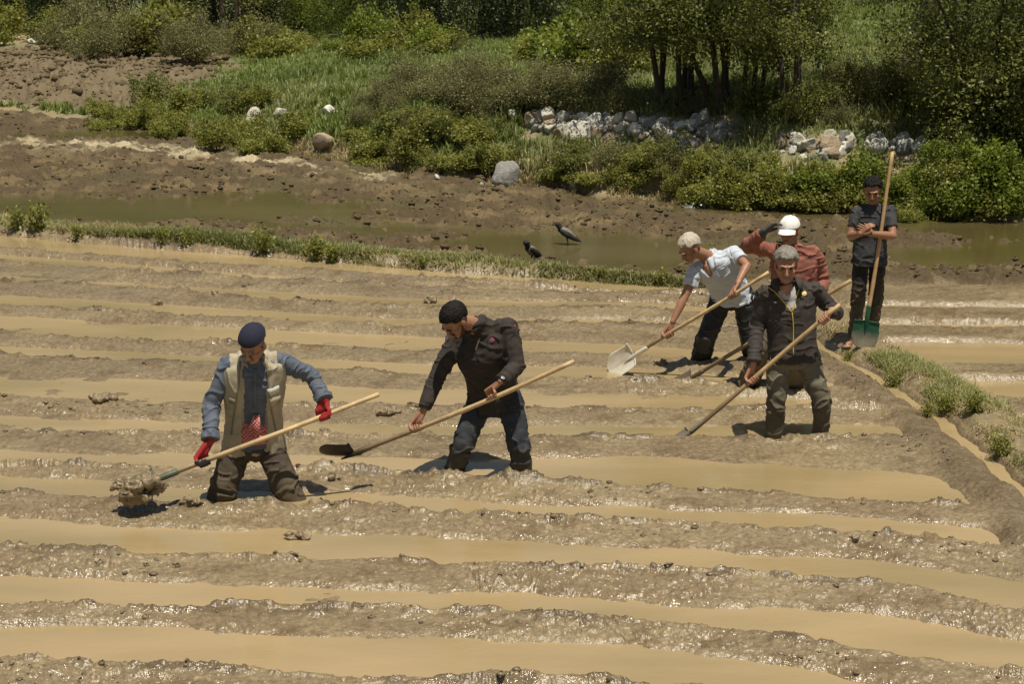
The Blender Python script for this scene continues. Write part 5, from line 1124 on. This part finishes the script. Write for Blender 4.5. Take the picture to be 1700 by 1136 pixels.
# ------------------------------------------------------------------ crows
CROW_K = mat('feather_black', (.008, .0075, .008), .7, .3, 30); CROW_G = mat('feather_grey', (.17, .16, .145), .8, .2, 30)
def crow(label, px, py, ax, Yc, head_dir, s=1., pitch=.35, hang=0):
    z = float(zat((px - CX) / F * Yc, Yc)[0]); z = max(z, .0); c = V((px - CX) / F * Yc, Yc, z); root = empty('crow', c); tag(root, label, 'crow', 'hooded crows by the far bund')
    t = nz(V(*ax)); up = nz(V(0, 0, 1) - t * t[2]); sd_ = np.cross(t, up); A = lambda a, b, d: c + (t * a + sd_ * b) * s + V(0, 0, d) * s + t * 0
    tl = lambda a: math.tan(pitch) * a
    S = lambda a, b, d: c + (t * a + sd_ * b + V(0, 0, d + tl(a))) * s       # a: forward
    b = MB()
    b.add(*tube([S(-.11, 0, .155), S(-.05, 0, .155), S(.02, 0, .16), S(.055, 0, .166), S(.072, 0, .178)], [.020 * s, .050 * s, .060 * s, .050 * s, .032 * s], 16))
    hc = S(.112, 0, .212); hd_ = nz(V(*head_dir)); b.add(*tube([S(.07, 0, .180), hc], [.036 * s, .028 * s], 14)); b.add(*ell(hc, (.034 * s,) * 3)); b.add(*tube([hc + hd_ * .02 * s, hc + hd_ * .055 * s, hc + hd_ * .082 * s - V(0, 0, .006)], [.014 * s, .010 * s, .003 * s], 10))
    for q in (-1, 1): b.add(*tube([S(-.01, q * .025, .12), S(-.015, q * .026, .06)], [.020 * s, .010 * s], 8)); k = S(-.02, q * .026, .06); g = V(k[0], k[1], z) ; b.add(*tube([k, g], [.0055 * s, .005 * s], 6)); b.add(*tube([g - t * .02 * s, g + t * .04 * s], [.004, .0035], 6)); b.add(*tube([g, g + (t + sd_ * .6) * .03 * s], [.004, .003], 6)); b.add(*tube([g, g + (t - sd_ * .6) * .03 * s], [.004, .003], 6))
    obj('body', remesh(b, .0045, 2), CROW_G, root)
    h = MB(); h.add(*ell(hc, (.038 * s,) * 3)); h.add(*tube([hc, S(.078, 0, .182)], [.036 * s, .038 * s], 12)); h.add(*tube([hc + hd_ * .02 * s, hc + hd_ * .056 * s, hc + hd_ * .084 * s - V(0, 0, .006)], [.0155 * s, .0115 * s, .004 * s], 10)); obj('head', remesh(h, .004, 2), CROW_K, root)
    for q in (-1, 1):
        w_ = MB(); w_.add(*tube([S(.05, q * .050, .160), S(-.02, q * .056, .148), S(-.12, q * .034, .135), S(-.20, q * .012, .130)], [.030 * s, .043 * s, .028 * s, .007 * s], 12)); wm = remesh(w_, .004, 2); v = getv(wm); n_ = getn(wm); setv(wm, v + n_ * (.0018 * np.sin(((v - c) @ up) * 420))[:, None]); obj('wing', wm, CROW_K, root)
    obj('tail', MB().add(*loft([(S(-.09, 0, .145), sd_, up, .022 * s, .014 * s), (S(-.15, 0, .135), sd_, up, .026 * s, .009 * s), (S(-.20, 0, .128), sd_, up, .030 * s, .006 * s)], 16)), CROW_K, root)
    obj('breast', MB().add(*ell(S(.085, 0, .150), (.030 * s, .03 * s, .028 * s))), CROW_K, root)
crow('grey-and-black crow standing in the wet field in profile, the farther one', 941, 398, (-.93, .15, 0), 23.9, (-.95, -.1, .1), 1.0, .42)
crow('grey-and-black crow at the edge of the grassy bund, the nearer one', 884, 437, (-.62, -.55, 0), 22.4, (.65, -.5, .15), .95, .5)
# lump of mud on the first shovel, loose clods
def clump(name, c, R, seed, label, group=None, col=None, cat='mud clump'):
    r = np.random.RandomState(seed); b = MB()
    for k in range(16):
        u = nz(r.normal(size=3)); q = r.rand() ** .5 * .8; b.add(*ell(c + u * np.array(R) * q, np.array(R) * (.22 + .3 * r.rand()), n=12, m=8))
    me = remesh(b, max(.006, R[0] * .05), 1); v = getv(me); n_ = getn(me); sz = R[0]
    setv(me, v + n_ * ((vn3(v / sz * 2.5, seed) * .22 + (1 - np.abs(vn3(v / sz * 5, seed + 1)) * 2) * .10 + vn3(v / sz * 12, seed + 2) * .06) * sz)[:, None])
    o = obj(name, me, col or MUDM); tag(o, label, cat, group); return o
MUDM = mat('wet_mud', MUDC, .42, .3, 14, .006, 60)
root_, d_, nn_, u_ = None, None, None, None
cA = sA.b + sA.ax * .13 + V(0, 0, .0)
clump('mud_clump', cA + V(-.02, -.02, -.005), (.165, .13, .115), 3, 'big lump of wet mud lifted on the first shovel')
CL = 'clods lying on the muddy rows'
for px, py, w_, lb in ((492, 880, 46, 'flat dark clod in the water strip in front of the man in the skullcap'), (553, 788, 28, 'dark knob of mud standing on the ridge between the two front men'), (262, 497, 20, 'small dark clod on a far ridge, upper left'), (355, 489, 14, 'small dark clod on a far ridge right of another one'),
                       (640, 683, 46, 'long rolled clod lying on the ridge left of the man in the sweater'), (170, 668, 46, 'rough heap of clods on the ridge left of the man in the skullcap'), (236, 596, 16, 'small dark clod beside a water strip, left'), (715, 494, 26, 'dark clod behind the head of the man in the sweater'),
                       (1098, 599, 22, 'dark clod right of the steel shovel blade'), (1418, 893, 20, 'wet clod on a front ridge, right'), (320, 838, 44, 'curled wet clod on the ridge at the boots of the man in the skullcap')):
    g = G(px, py, .06); z = float(zat(g[0], g[1])[0]); s_ = w_ / 2 / F * g[1]; clump('mud_clod', V(g[0], g[1], max(z, .0) + s_ * .15), (s_, s_ * .7, s_ * (.36 if w_ > 40 else .7)), int(px), lb, CL, cat='mud clod')
for px, py, w_, lb in ((1142, 357, 26, 'dark turf clod in the far field left of the white cap'), (1327, 367, 30, 'dark turf clod in the far field beside the white cap')):
    g = G(px, py, .05); s_ = w_ / 2 / F * g[1]; clump('turf_clod', V(g[0], g[1], .03), (s_, s_ * .6, s_ * .28), int(px), lb, 'dark clods in the far field', mat('turf_dark', (.03, .022, .014), .8, .3, 12), 'clod')
